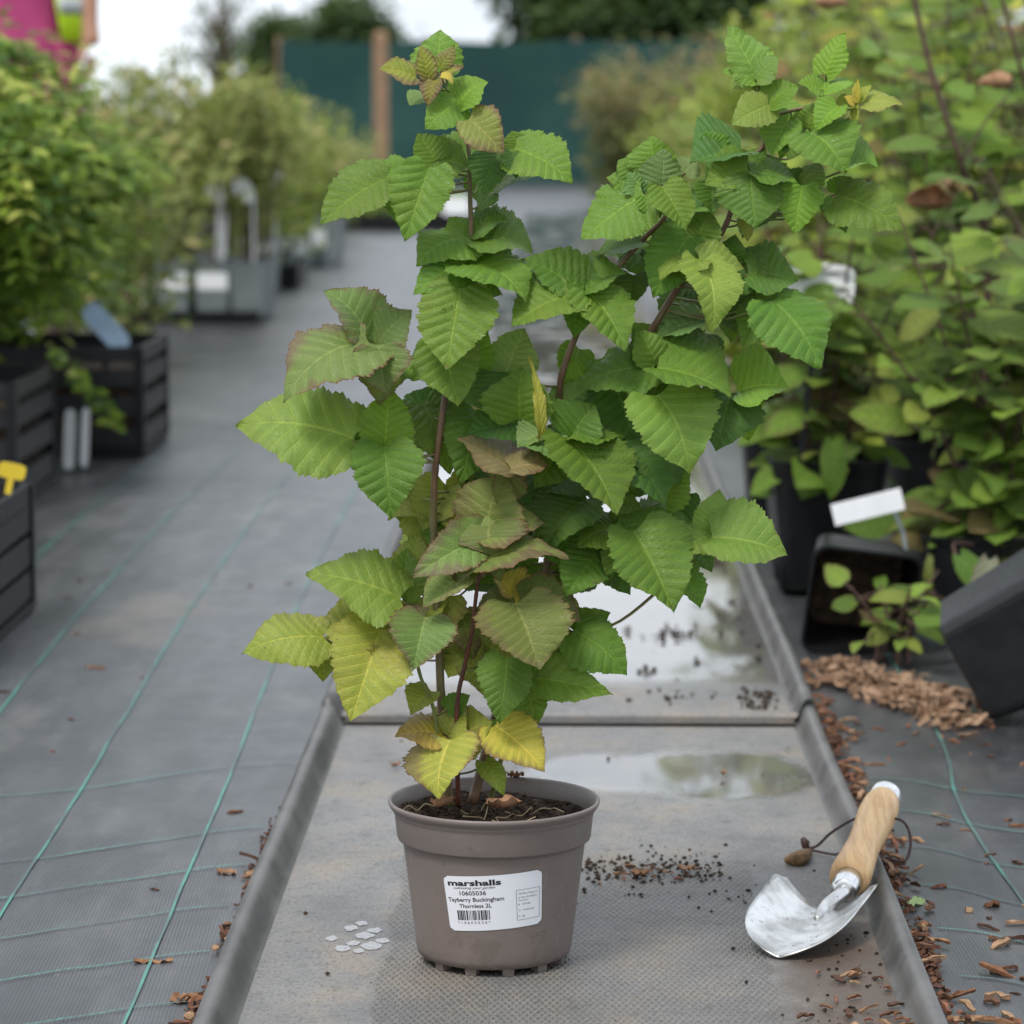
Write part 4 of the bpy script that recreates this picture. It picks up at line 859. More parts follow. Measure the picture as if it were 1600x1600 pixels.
# a drooping spray at the crate's front corner
sp_ = empty('trailing_shoot', G(150, 730), 'thin trailing shoot with small green leaves hanging over a black crate', 'shoot'); f = Fol(77); pts = spline([P(95, 545, 5.9), P(125, 585, 5.85), P(160, 625, 5.85), P(178, 662, 5.85)], 6)
b = MB(); b.tube(pts, .0016, 5); b.build('stem', M_twig, sp_, True)
for p in pts:
    for k in range(2): f.leaf(p, (random.uniform(-1, 1), -.5, random.uniform(-.6, .2)), (0, -1, .6), .035, .5)
tag(f.mesh('foliage', M_pin, sp_), kind='stuff')

# ------------------------------------------------------------------ grey square pots, left middle distance
def square_pot(name, loc, wt, wb, h, mat, label, group=None, rz=0, M=None, fill=.85, mud=True, cat='pot'):
    t = empty(name, loc, label, cat, group); MM = Matrix.Translation(loc) @ (M if M else Matrix.Rotation(rz, 4, 'Z'))
    def ring(w_, z, r=.12, n=5):
        out = []
        for sx, sy, a0 in ((1, 1, 0), (-1, 1, 90), (-1, -1, 180), (1, -1, 270)):
            for k in range(n):
                a = R(a0 + 90 * k / (n - 1)); rr = r * w_; out.append(Vector((sx * (w_ / 2 - rr) + rr * math.cos(a), sy * (w_ / 2 - rr) + rr * math.sin(a), z)))
        return out
    b = MB(); prof = [(wb * .9, .001), (wb, .004), (lerp(wb, wt, .9), h * .88), (wt * .985, h * .885), (wt * 1.02, h - .003), (wt * 1.02, h), (wt * .965, h), (wt * .94, h * .9), (lerp(wb, wt, .3) * .95, h * .2), (wb * .9, .005)]
    vv = []; n = 20
    for w_, z in prof: vv += ring(w_, z)
    fs = [(i * n + k, i * n + (k + 1) % n, (i + 1) * n + (k + 1) % n, (i + 1) * n + k) for i in range(len(prof) - 1) for k in range(n)]
    fs += [tuple(range(n - 1, -1, -1)), tuple((len(prof) - 1) * n + k for k in range(n))]
    b.add([MM @ v for v in vv], fs); body = b.build('body', mat, t, False)
    if mud:
        b = MB(); r_ = ring(lerp(wb, wt, fill) * .93, h * fill); b.add([MM @ (v + Vector((0, 0, .004 * random.random()))) for v in r_] + [MM @ Vector((0, 0, h * fill + .006))], [(k, (k + 1) % n, n) for k in range(n)]); b.build('soil', M_mud, t)
    return t
def sticker_on(t, loc, wt, wb, h, z0, z1, frac, mat):
    y0_, y1_ = -lerp(wb, wt, z0 / h) / 2 - .0015, -lerp(wb, wt, z1 / h) / 2 - .0015; b = MB(); hw = frac * wb / 2
    b.add([Vector(loc) + Vector(p) for p in ((-hw, y0_, z0), (hw, y0_, z0), (hw, y1_, z1), (-hw, y1_, z1))], [(0, 1, 2, 3)]); b.build('sticker', mat, t)
YG = 10.3
black_tray = empty('carry_tray', ((-1.20), YG + .2, 0), 'low black carry tray holding the grey square pots', 'tray')
def carry(t, x0, x1, y0, y1, h=.035):
    b = MB(); b.box((x0, y0, 0), (x1, y1, .01)); b.build('base', M_blk, t)
    for a, c in (((x0, y0, .0101), (x1, y0 + .008, h)), ((x0, y1 - .008, .0101), (x1, y1, h)), ((x0, y0 + .0081, .0101), (x0 + .008, y1 - .0081, h)), ((x1 - .008, y0 + .0081, .0101), (x1, y1 - .0081, h))):
        b = MB(); b.box(a, c); b.build('side', M_blk, t)
carry(black_tray, -1.60, -1.01, YG - .02, YG + .47)
xs = [(205 - 884) / F * YG * 1.0, (268 - 884) / F * YG, (331 - 884) / F * YG, (386 - 884) / F * YG]
M_pinkl = plain('pink_label', (.62, .25, .22), .4, .4, 0, .3, 40, .05, c2=(.3, .45, .3))
pn = 0; PD = ('pot with the picture label', 'white sticker pot beside the picture label', 'white sticker pot beside the plain one', 'plain corner pot')
for j in range(3):
    for i, x in enumerate(xs):
        loc = (x, YG + .065 + j * .15, .0105)
        lb = (('grey square pot with a pink and green picture label', 'grey square pot with white sticker beside the picture label pot', 'grey square pot with white sticker next to the plain corner pot', 'plain grey square pot at the corner of the front row')[i] if j == 0 else
              'grey square pot ' + ('one row', 'two rows')[j - 1] + ' behind the ' + PD[i])
        t = square_pot('grey_pot', loc, .125, .105, .185, M_gry, lb, 'grey square pots in the carry tray')
        if j == 0 and i in (1, 2): sticker_on(t, loc, .125, .105, .185, .095, .15, .95, M_wht)
        if j == 0 and i == 0: sticker_on(t, loc, .125, .105, .185, .04, .15, .8, M_pinkl)
        if j < 2 or i % 2: fine_shrub('olive_shrub', (x, loc[1], .165), 'fine leaved olive shrub ' + ('in the ', 'one row behind the ', 'two rows behind the ')[j] + PD[i], .74, .17, 200 + pn, M_olv, 'olive shrubs in the grey pots', 5, 110, .034, .40)
        pn += 1
for k, (px, py, wd, ht, tl, lb) in enumerate(((345, 322, .055, .11, -22, 'white plant tag tilted on its stake, first above the grey pots'), (396, 316, .058, .10, -38, 'white plant tag leaning the most, second above the grey pots'), (429, 292, .066, .11, -10, 'round white plant tag on the tallest stake above the grey pots'))):
    yy = (YG + .03, YG + .03, 12.13)[k]; top = P(px, py, yy); foot = Vector((top.x + .0 , yy, .17)); tl_ = R(tl)
    t = empty('plant_tag', foot, lb, 'plant tag', 'white plant tags on stakes'); b = MB(); b.tube([foot, top], .004, 6); b.build('stake', M_wht, t)
    b = MB(); n = 16; MM = Matrix.Translation(top) @ Matrix.Rotation(tl_, 4, 'Y')
    pr = [(wd / 2 * math.cos(2 * math.pi * i / n), ht / 2 + ht / 2 * math.sin(2 * math.pi * i / n)) for i in range(n)]
    b.add([MM @ Vector((x, -.0052, z)) for x, z in pr] + [MM @ Vector((x, -.0042, z)) for x, z in pr], [tuple(range(n)), tuple(range(2 * n - 1, n - 1, -1))] + [(i, n + i, n + (i + 1) % n, (i + 1) % n) for i in range(n)]); b.build('plate', M_wht, t)
yy = YG + .04; ft = P(343, 405, yy); tagstake('label_card', ft, .0, .04, .17, M_wht, 'tall pale grey label card standing among the grey pots', R(3), 0, stake=False, cat='label card')
ft = P(325, 365, yy + .2); tagstake('label_card', ft, .0, .07, .085, plain('grey_card', (.5, .48, .47), .5, .4), 'wide grey label card behind the tall pale card', R(-3), 0, stake=False, cat='label card')
# further groups
t = empty('carry_tray', (-1.09, 12.6, 0), 'black carry tray tipped forward beyond the grey pots', 'tray'); carry(t, -1.25, -1.05, 12.3, 12.75, .09)
for k, (px, Y, lb) in enumerate(((412, 12.2, 'grey square pot with a white sticker just beyond the carry tray'), (437, 12.6, 'grey square pot behind the tipped black tray'))):
    x = (px - 884) / F * Y; t = square_pot('grey_pot', (x, Y, 0), .13, .11, .2, M_gry, lb, 'far grey pots'); sticker_on(t, (x, Y, 0), .13, .11, .2, .14, .19, .9, M_wht)
M_orl = plain('orange_label', (.62, .33, .16), .4, .4, 0, .2)
for k, (px, Y) in enumerate(((462, 14.0), (492, 14.2), (515, 14.6), (455, 15.4), (500, 15.6))):
    x = (px - 884) / F * Y; loc = (x, Y, 0)
    t = square_pot('grey_pot', loc, .15, .125, .2, M_gry if k < 3 else M_blk2, ('far grey pot with white label topped in orange', 'far grey pot next to the orange topped label', 'outermost far grey pot at the path edge', 'far dark pot behind the orange topped label', 'far dark pot at the back of its group')[k], 'far pots along the path')
    if k == 0: sticker_on(t, loc, .15, .125, .2, .06, .14, .95, M_wht); sticker_on(t, (x, Y - .001, 0), .15, .125, .2, .142, .175, .95, M_orl)
    if k == 1: sticker_on(t, loc, .15, .125, .2, .08, .17, .9, M_wht)
orow = [(150, 8.4, .78, .30, 0), (215, 9.0, .80, .28, 1), (95, 9.6, .84, .30, 0), (262, 11.6, .80, .30, 0), (330, 11.9, .84, .30, 1), (395, 12.4, .80, .28, 0), (200, 12.4, .88, .34, 1), (300, 13.6, .92, .36, 0), (440, 13.6, .80, .30, 1), (480, 15.2, .74, .28, 0), (380, 15.0, .92, .36, 1), (420, 16.5, .86, .34, 0), (505, 17.5, .72, .32, 0), (455, 19.0, .78, .4, 1), (535, 20.0, .62, .34, 0)]
ORD = 'first second third fourth fifth sixth seventh eighth ninth tenth eleventh twelfth thirteenth fourteenth fifteenth'.split()
orow.sort(key=lambda a: a[1])
for k, (px, Y, h, s_, c_) in enumerate(orow):
    x = (px - 884) / F * Y
    fine_shrub('olive_shrub', (x, Y, 0), ('loose olive' if c_ == 0 else 'denser olive') + ' green shrub, ' + ORD[k] + ' in the long row counted from the black crates', h, s_, 300 + k, M_olv if c_ == 0 else M_yel if k % 3 == 2 else M_olv, 'shrubs in the long row beside the path', 9, 130, .045, .25)
# low tray of seedlings across the far path
t = empty('seedling_tray', (-1.05, 18.8, 0), 'long black tray of low green seedlings at the far end of the path', 'tray'); carry(t, -1.36, -.6, 18.6, 19.1, .09)
f = Fol(55); rg = random.Random(55)
for k in range(900): f.leaf((rg.uniform(-1.34, -.62), rg.uniform(18.63, 19.07), rg.uniform(.06, .2)), (rg.gauss(0, 1), rg.gauss(0, 1), .8), (0, -.5, 1), .05, .5)
tag(f.mesh('seedlings', M_pin, t), kind='stuff')
tagstake('label_card', (P(712, 312, 18.5).x, 18.5, .09), .0, .16, .11, M_wht, 'white label card on the tray of low seedlings', 0, 0, stake=False, cat='label card')
# ------------------------------------------------------------------ right hand side: pots and broad leaved plants
def broad_leaf(k):
    rg = random.Random(500 + k); nr, nc = 13, 9; asp = (.74, .82, .66, .9, .6)[k]; b = MB(); q_, v_, t_ = [], [], []
    for i in range(nr):
        t = i / (nr - 1); tp = .04 + .96 * t; h = tp ** .6 * (1 - tp) ** .85 / .5
        for j in range(nc):
            v = j / (nc - 1) * 2 - 1; hw = h * asp / 2 * (1 + .06 * ((t * 6.3) % 1 - .4) * abs(v) ** 4); x = v * hw; qq = (t - .25 * abs(v)) * 5.5
            z = .10 * abs(x) + (.10, -.08, .14, .05, .1)[k] * 4 * t * (1 - t) - .25 * x * x + .02 * abs(math.sin(math.pi * qq)) * abs(v) + .025 * math.sin(7 * t + k) * v * v
            b.v.append((x, t - .1 * abs(v) ** 1.6 * math.exp(-6 * t), z)); q_.append(qq); v_.append(v); t_.append(t)
    b.f = [(i * nc + j, i * nc + j + 1, (i + 1) * nc + j + 1, (i + 1) * nc + j) for i in range(nr - 1) for j in range(nc - 1)]
    me = b.mesh('leaf'); me.materials.append(M_bleaf); me.shade_smooth()
    for nm, arr in (('leafq', q_), ('leafv', v_), ('leaft', t_)): me.attributes.new(nm, 'FLOAT', 'POINT').data.foreach_set('value', np.array(arr, dtype=np.float32))
    return me
M_bleaf = leaf_material('broad_leaf')
BL_ = [broad_leaf(k) for k in range(5)]
def put_leaf(parent, p, d, n, L, colr, age=.05, name='leaf'):
    d = Vector(d).normalized(); n = Vector(n); n = (n - d * n.dot(d)).normalized(); s_ = d.cross(n)
    o_ = bpy.data.objects.new(name, random.choice(BL_)); col.objects.link(o_); o_.parent = parent
    M = Matrix((s_, d, n)).transposed().to_4x4(); M.translation = Vector(p) - root_of(parent).location
    o_.matrix_local = M @ Matrix.Scale(L, 4); o_.color = (*colr, age); return o_
def broad_plant(name, base, label, h, spread, seed, ncane=6, lpc=11, group='broad leaved plants in the black pots', hue=0, Ls=(.055, .098), lo=.12, twig=None, bias=0.0):
    rg = random.Random(seed); t = empty(name, base, label, 'plant', group); bx = Vector(base)
    for c in range(ncane):
        a = 2 * math.pi * (c + rg.random() * .8) / ncane; r = spread * rg.uniform(.3, 1); hh = h * rg.uniform(.65, 1.0)
        pts = spline([bx + Vector((.02 * math.cos(a), .02 * math.sin(a), 0)), bx + Vector((r * .4 * math.cos(a) + bias * .3, r * .4 * math.sin(a), hh * .5)), bx + Vector((r * math.cos(a) + bias, r * math.sin(a), hh))], 10)
        b = MB(); b.tube(pts, [lerp(.0035, .0012, i / (len(pts) - 1)) for i in range(len(pts))], 6)
        lv = []
        lpc_ = int(lpc * (1.7 if h > .3 else 1))
        for k in range(lpc_):
            u = lo + (1 - lo) * (k + rg.random()) / lpc_; i = min(len(pts) - 1, int(u * (len(pts) - 1))); p = pts[i]
            az = rg.uniform(0, 6.28); d = Vector((math.cos(az), math.sin(az) - .35, rg.uniform(-.55, .25))); st = p + d.normalized() * rg.uniform(.02, .05)
            b.tube([p, st], .0012, 5); kk = rg.uniform(.65, 1.2); pick = rg.random()
            cc = (.14, .24, .032) if pick < .5 else (.20, .305, .04) if pick < .82 else (.26, .32, .055) if pick < .95 else (.20, .16, .06)
            if hue: cc = (cc[0] * 1.35, cc[1] * 1.12, cc[2])
            lv.append((st, d, Vector((rg.uniform(-.5, .5), rg.uniform(-1.1, -.1), rg.uniform(.5, 1.1))), rg.uniform(*Ls), tuple(x * kk for x in cc), rg.random() ** 3 * .6))
        co = b.build('cane', twig or M_redtwig, t, True)
        for x in lv: put_leaf(co, *x)
    return t
GB = 'square black pots on the right'
square_pot('black_pot', (.372, 4.48, 0), .165, .13, .19, M_blk, 'upright square black pot beside the far tray rim', GB, .05)
square_pot('black_pot', (.575, 4.18, 0), .20, .165, .125, M_blk, 'wide low square black pot with brown soil behind the tipped pots', GB, -.04)
square_pot('black_pot', (.80, 4.35, 0), .19, .16, .15, M_blk, 'square black pot at the far right behind the pot lying on its side', GB)
square_pot('black_pot', (.37, 5.15, 0), .165, .13, .19, M_blk, 'square black pot right behind the upright pot by the tray rim', GB)
square_pot('black_pot', (.60, 4.95, 0), .18, .15, .17, M_blk, 'square black pot hidden among the broad leaves', GB)
mud_in = square_pot('tipped_pot', (.378, 4.06, .074), .138, .112, .135, M_blk, 'square black pot tipped over with its open end facing the tray', GB, M=Matrix.Rotation(R(10), 4, 'Y') @ Matrix.Rotation(R(96), 4, 'X') @ Matrix.Rotation(R(3), 4, 'Z'), fill=.25)
dz = Vector((.80, -.16, .44)).normalized(); TM = dz.to_track_quat('Z', 'Y').to_matrix().to_4x4() @ Matrix.Rotation(R(8), 4, 'Z')
square_pot('tipped_pot', (P(1512, 1062, 3.46).x, 3.50, .062), .155, .125, .17, M_blk2, 'square black pot lying on its side beside the wood shavings', GB, M=TM, mud=False)
broad_plant('broad_leaved_plant', (.372, 4.48, .165), 'broad leaved green plant in the upright black pot by the tray rim', .42, .20, 1, 8, 10, lo=.05)
broad_plant('broad_leaved_plant', (.575, 4.18, .10), 'broad leaved plant growing from the wide low black pot', .46, .24, 2, 10, 12, lo=.05)
broad_plant('broad_leaved_plant', (.80, 4.35, .13), 'broad leaved plant behind the pot lying on its side', .60, .28, 3, 9, 12)
broad_plant('broad_leaved_plant', (.37, 5.15, .165), 'broad leaved plant behind the one by the tray rim, with paler leaves', .38, .22, 4, 8, 11, hue=1)
broad_plant('broad_leaved_plant', (.60, 4.95, .15), 'tall broad leaved plant in the middle of the right hand group', .80, .25, 5, 9, 15)
broad_plant('broad_leaved_plant', (.86, 5.1, 0), 'tallest broad leaved plant, overtopping the right hand group', 1.05, .32, 6, 9, 16)
broad_plant('broad_leaved_plant', (.50, 5.7, 0), 'broad leaved plant in the second row beside the tray', .72, .26, 7, 9, 14, hue=1)
broad_plant('broad_leaved_plant', (.80, 5.9, 0), 'tall lime tinted plant in the second row', 1.10, .32, 8, 10, 16, hue=1)
broad_plant('broad_leaved_plant', (.66, 6.7, 0), 'tall plant in the third row of the right hand group', 1.08, .30, 9, 10, 16, hue=1)
broad_plant('broad_leaved_plant', (1.02, 6.9, 0), 'tall plant at the back right of the group', 1.25, .36, 10, 10, 16)
broad_plant('broad_leaved_plant', (.50, 7.4, 0), 'lower lime tinted plant at the back, beside the tray row', .78, .26, 11, 9, 14, hue=1)
broad_plant('broad_leaved_plant', (.85, 8.2, 0), 'plant farthest back in the right hand group', 1.25, .36, 12, 10, 16, hue=1)
broad_plant('trailing_plant', (P(1395, 1030, 3.85).x, 3.85, 0), 'low leafy shoot with pink stems in front of the tipped pot', .13, .07, 14, 6, 4, None, 0, (.035, .05), lo=.4)
# big bare canes and single leaves that stand out
lead = empty('bare_cane', (.62, 4.75, 0), 'long purple brown cane rising out of the right hand plants', 'cane')
b = MB(); b.tube(spline([(.62, 4.75, .0), P(1545, 420, 4.7), P(1500, 250, 4.6), P(1455, 110, 4.6), P(1415, -60, 4.6)], 8), [lerp(.005, .0035, i / 32) for i in range(33)], 8); b.build('stem', M_redtwig, lead, True)
b = MB(); b.tube(spline([P(1503, 255, 4.6), P(1540, 190, 4.6), P(1575, 150, 4.6)], 5), .0018, 6); b.build('side_shoot', M_redtwig, lead, True)
lead2 = empty('bare_cane', (.72, 4.9, 0), 'second bare cane, leaning out beyond the long purple brown one', 'cane')
b = MB(); b.tube(spline([(.72, 4.9, .0), P(1640, 300, 4.8), P(1598, 120, 4.7), P(1555, -40, 4.7)], 8), .0032, 8); b.build('stem', M_redtwig, lead2, True)
for k, (px, py, Y, L, lb) in enumerate(((1448, 318, 4.55, .075, 'large curled orange brown dead leaf hanging among the green leaves'), (1478, 292, 4.55, .045, 'small dead leaf just above the large curled one'), (1550, 132, 4.55, .055, 'brown dead leaf at the end of the purple cane side shoot'), (1300, 8, 4.9, .05, 'brown dead leaf above the arching berry cane'), (1590, 570, 4.3, .05, 'brown dead leaf among the broad leaves above the low pot'))):
    o_ = curl_leaf(None, P(px, py, Y), L, L * .8, .4 + k, M_dry, 'dead_leaf', 2.2, 90 + k, rx=1.1); tag(o_, lb, 'dead leaf')
broad = empty('drooping_shoot', (.53, 4.02, 0), 'shoot with two big leaves drooping in front of the low black pot', 'shoot')
b = MB(); b.tube(spline([(.53, 4.05, .12), P(1490, 850, 4.0), P(1500, 880, 3.95)], 6), .0018, 6); st_ = b.build('stem', M_redtwig, broad, True)
put_leaf(st_, P(1500, 868, 3.95), (.4, -.3, -.6), (-.2, -1, .5), .07, (.10, .19, .03)); put_leaf(st_, P(1545, 875, 3.9), (-.25, -.25, -1), (.3, -1, .3), .075, (.28, .29, .2), .4)
put_leaf(st_, P(1458, 872, 3.95), (.05, -.1, -1), (-1, -.35, .1), .062, (.2, .24, .06))
hero = empty('round_leaf_shoot', (.52, 4.4, .12), 'shoot with one large round yellow green leaf facing out of the group', 'shoot')
b = MB(); b.tube(spline([(.52, 4.4, .12), P(1460, 680, 4.35), P(1455, 628, 4.3)], 6), .0018, 6); st_ = b.build('stem', M_redtwig, hero, True)
put_leaf(st_, P(1455, 632, 4.28), (0, -.15, 1), (-.1, -1, .2), .075, (.16, .27, .03)); put_leaf(st_, P(1500, 670, 4.2), (1, -.1, -.12), (0, -.35, 1), .10, (.13, .24, .05)); put_leaf(st_, P(1300, 690, 4.25), (-.05, -.2, -1), (.3, -1, .2), .08, (.11, .2, .025)); put_leaf(st_, P(1400, 812, 4.25), (-1, -.1, -.15), (0, -.7, .7), .075, (.12, .21, .03))
t = empty('white_tag', P(1415, 880, 4.1), 'long white plant tag leaning across the low black pots', 'plant tag'); MM = Matrix.Translation(P(1356, 792, 4.1)) @ Matrix.Rotation(R(-14), 4, 'Y')
b = MB(); b.box((-.047, -.001, -.0145), (.047, .001, .0145), MM); b.build('plate', M_wht, t); b = MB(); b.tube([P(1398, 800, 4.102), P(1412, 835, 4.1), P(1418, 880, 4.09)], .003, 6); b.build('stake', M_gry, t)
t = tagstake('label_card', (P(1250, 470, 4.40).x, 4.40, .16), P(1250, 478, 4.40).z - .16, .095, .062, M_wht, 'large white label card among the plants right of the berry leaves', R(6), smat=M_blk)
t = tagstake('label_card', (P(1598, 960, 3.55).x, 3.6, .0), .13, .03, .05, M_wht, 'white tag poking out of the pot lying on its side', R(20), cat='plant tag')

# ------------------------------------------------------------------ shrubs further back on the right
far_r = [(1225, 9.5, 1.0, .34, M_yel, 'lime green shrub behind the right hand plants'), (1120, 11.5, .72, .30, M_olv, 'low olive shrub behind the arching berry cane'), (1290, 12.0, 1.25, .42, M_yel, 'large lime shrub at the back right'),
         (1180, 15.0, .98, .42, M_yel, 'yellow green shrub in the far right row'), (1090, 19.0, .78, .42, M_yel, 'low lime shrub at the foot of the russet shrubs'), (1400, 11.0, 1.4, .45, M_olv, 'tall olive shrub showing above the broad leaved plants'), (1540, 10.0, 1.4, .5, M_yel, 'tall lime shrub behind the far right canes')]
for k, (px, Y, h, s_, mt, lb) in enumerate(far_r):
    fine_shrub('lime_shrub' if mt is M_yel else 'olive_shrub', ((px - 884) / F * Y, Y, 0), lb, h, s_, 400 + k, mt, None, 12, 170, .055, .12)
for k, (px, Y, h, s_, lb) in enumerate(((985, 24.0, 1.10, .50, 'smaller russet tinted shrub at the path end'), (1070, 24.6, 1.42, .62, 'taller russet tinted shrub at the path end'), (1180, 23.0, 1.05, .5, 'russet shrub half hidden behind the top of the berry plant'))):
    fine_shrub('russet_shrub', ((px - 884) / F * Y, Y, 0), lb, h, s_, 450 + k, M_redf, 'russet shrubs by the fence', 14, 220, .07, .08)

# ------------------------------------------------------------------ windbreak fence, post and trees
m = NT('windbreak_netting'); o = m.pos(); f1 = m.noise(o, 1.3, 4); wv_ = m.math('SINE', m.math('MULTIPLY', m.n('ShaderNodeSeparateXYZ', ins={0: o}).outputs[2], 60))
c = m.mix(m.step(f1, .35, .65), (.014, .050, .045), (.022, .068, .058)); c = m.mix(m.math('MULTIPLY', m.math('GREATER_THAN', wv_, .6), .3), c, (.012, .04, .035))
M_net = m.end(m.bsdf(c, .7, .2))
M_post = plain('sawn_post', (.30, .19, .115), .8, .2, 0, .35, 14, .4)
fence = empty('windbreak_fence', (1.5, 32, 0), 'long dark green windbreak netting fence closing off the nursery', 'fence')
xs = np.arange(-2.9, 9.2, 1.5)
for i in range(len(xs) - 1):
    b = MB(); n = 9; vv = []
    for j in range(n):
        u = j / (n - 1); x = lerp(xs[i], xs[i + 1], u); sag = .03 * math.sin(math.pi * u)
        for z in (-.02, .5, 1.0, 1.43): vv.append((x, 32 + .06 * math.sin(math.pi * u) * math.sin(2 * z + i), z - sag * (z > 1)))
    b.add(vv, [(j * 4 + k, j * 4 + k + 1, j * 4 + 5 + k, j * 4 + 4 + k) for j in range(n - 1) for k in range(3)]); b.build('netting_panel', M_net, fence, True)
for x in xs: b = MB(); b.box((x - .04, 32.08, -.05), (x + .04, 32.16, 1.46)); b.build('post', M_post, fence)
post = empty('wooden_post', ((597 - 884) / F * 29, 29, 0), 'stout sawn wooden post standing before the green fence', 'post')
b = MB(); b.box((-.065, -.065, -.05), (.065, .065, 1.40), Matrix.Translation(post.location)); b.build('shaft', M_post, post)
b = MB(); b.add([post.location + Vector(p) for p in ((-.065, -.065, 1.4005), (.065, -.065, 1.4005), (.065, .065, 1.4005), (-.065, .065, 1.4005), (-.03, -.03, 1.44), (.03, -.03, 1.44), (.03, .03, 1.44), (-.03, .03, 1.44))], [(0, 1, 5, 4), (1, 2, 6, 5), (2, 3, 7, 6), (3, 0, 4, 7), (4, 5, 6, 7), (3, 2, 1, 0)]); b.build('chamfered_top', M_post, post)
def tree(name, x, y, h, cw, zlo, seed, label, mat, n=9000, L=.17):
    rg = random.Random(seed); t = empty(name, (x, y, 0), label, 'tree', 'trees beyond the fence'); b = MB()
    b.tube(spline([(x, y, -.05), (x + .1, y, h * .3), (x, y, h * .75)], 6), [lerp(.16, .04, i / 12) for i in range(13)], 8)
    cl = []
    for k in range(40):
        a = rg.uniform(0, 6.28); r = cw * .42 * math.sqrt(rg.random()); z = rg.uniform(zlo + .25, h * .94); sh = 1 - .55 * ((z - zlo) / (h - zlo)) ** 2
        c_ = Vector((x + r * sh * math.cos(a), y + r * sh * math.sin(a), z)); cl.append((c_, cw * rg.uniform(.12, .22)))
        b.tube(spline([(x, y, z * .6), (x + (c_.x - x) * .5, y + (c_.y - y) * .5, z * .85), c_], 4), [.05 * (1 - i / 9) + .012 for i in range(9)], 5)
    b.build('trunk', M_twig, t, True); f = Fol(seed)
    for k in range(n):
        c_, r = rg.choice(cl); d = Vector((rg.gauss(0, 1), rg.gauss(0, 1), rg.gauss(0, .8))).normalized(); rr = r * rg.random() ** .45 * rg.uniform(.7, 1.25)
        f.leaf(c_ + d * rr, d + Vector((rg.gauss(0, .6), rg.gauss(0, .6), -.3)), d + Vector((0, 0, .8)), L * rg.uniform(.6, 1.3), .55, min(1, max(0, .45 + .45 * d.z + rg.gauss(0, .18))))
    tag(f.mesh('crown', mat, t), kind='stuff'); return t
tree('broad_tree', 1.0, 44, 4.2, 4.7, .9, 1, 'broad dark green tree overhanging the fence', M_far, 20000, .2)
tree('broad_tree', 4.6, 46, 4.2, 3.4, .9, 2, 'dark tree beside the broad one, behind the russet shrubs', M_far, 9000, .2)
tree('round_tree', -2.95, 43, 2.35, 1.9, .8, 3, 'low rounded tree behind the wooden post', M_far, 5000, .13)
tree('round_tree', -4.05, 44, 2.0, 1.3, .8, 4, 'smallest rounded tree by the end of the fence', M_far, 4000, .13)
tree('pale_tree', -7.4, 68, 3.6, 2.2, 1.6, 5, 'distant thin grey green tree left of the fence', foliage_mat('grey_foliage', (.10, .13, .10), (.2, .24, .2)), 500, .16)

# ------------------------------------------------------------------ the person in pink with a hi-vis vest
YP = 9.2; xp = (32 - 884) / F * YP
person = empty('person', (xp, YP, 0), 'person in pink clothes and an open yellow hi-vis vest behind the shrubs', 'person')
M_skin = plain('skin', (.42, .22, .14), .55, .4, 0, .1, 20, .05); M_pink = plain('pink_fabric', (.40, .055, .16), .8, .2, 0, .25, 9, .3)
M_vest = plain('hivis_fabric', (.46, .68, .02), .7, .2, 0, .1, 12, .2); M_refl = plain('reflective_tape', (.42, .44, .45), .4, .5, 0, .1); M_hair = plain('hair', (.05, .03, .02), .6, .3, 0, .4, 60, .5); M_trs = plain('dark_trousers', (.03, .035, .05), .8, .2); M_boot = plain('boot_leather', (.05, .035, .025), .6, .3)
def skin(name, verts, edges, rad, mat, parent, sub=2):
    me = bpy.data.meshes.new(name); me.from_pydata([tuple(v) for v in verts], edges, []); ob = link(name, me, parent, mat)
    md_ = ob.modifiers.new('s', 'SKIN'); md_.use_smooth_shade = True
    for i, r in enumerate(rad): me.skin_vertices[0].data[i].radius = r if isinstance(r, tuple) else (r, r)
    me.skin_vertices[0].data[0].use_root = True
    ob.modifiers.new('d', 'SUBSURF').levels = sub; ob.modifiers['d'].render_levels = sub
    return ob
vb = [(0, 0, .92), (0, 0, 1.08), (0, .0, 1.25), (0, 0, 1.40), (0, .0, 1.47), (0, -.02, 1.56), (0, -.02, 1.66),
      (.17, 0, 1.39), (.205, .0, 1.14), (.215, -.03, .93), (.222, -.05, .87), (-.17, 0, 1.39), (-.205, 0, 1.14), (-.215, -.03, .93), (-.222, -.05, .87),
      (.095, 0, .86), (.105, 0, .50), (.11, .01, .09), (.11, -.12, .04), (-.095, 0, .86), (-.105, 0, .50), (-.11, .01, .09), (-.11, -.12, .04)]
eb = [(0, 1), (1, 2), (2, 3), (3, 4), (4, 5), (5, 6), (3, 7), (7, 8), (8, 9), (9, 10), (3, 11), (11, 12), (12, 13), (13, 14), (0, 15), (15, 16), (16, 17), (17, 18), (0, 19), (19, 20), (20, 21), (21, 22)]
rb = [(.15, .11), (.13, .10), (.145, .105), (.11, .08), .05, (.075, .09), (.068, .085), .055, .042, .03, (.02, .036), .055, .042, .03, (.02, .036), .085, .058, .04, .035, .085, .058, .04, .035]
body = skin('body', vb, eb, rb, M_skin, person)
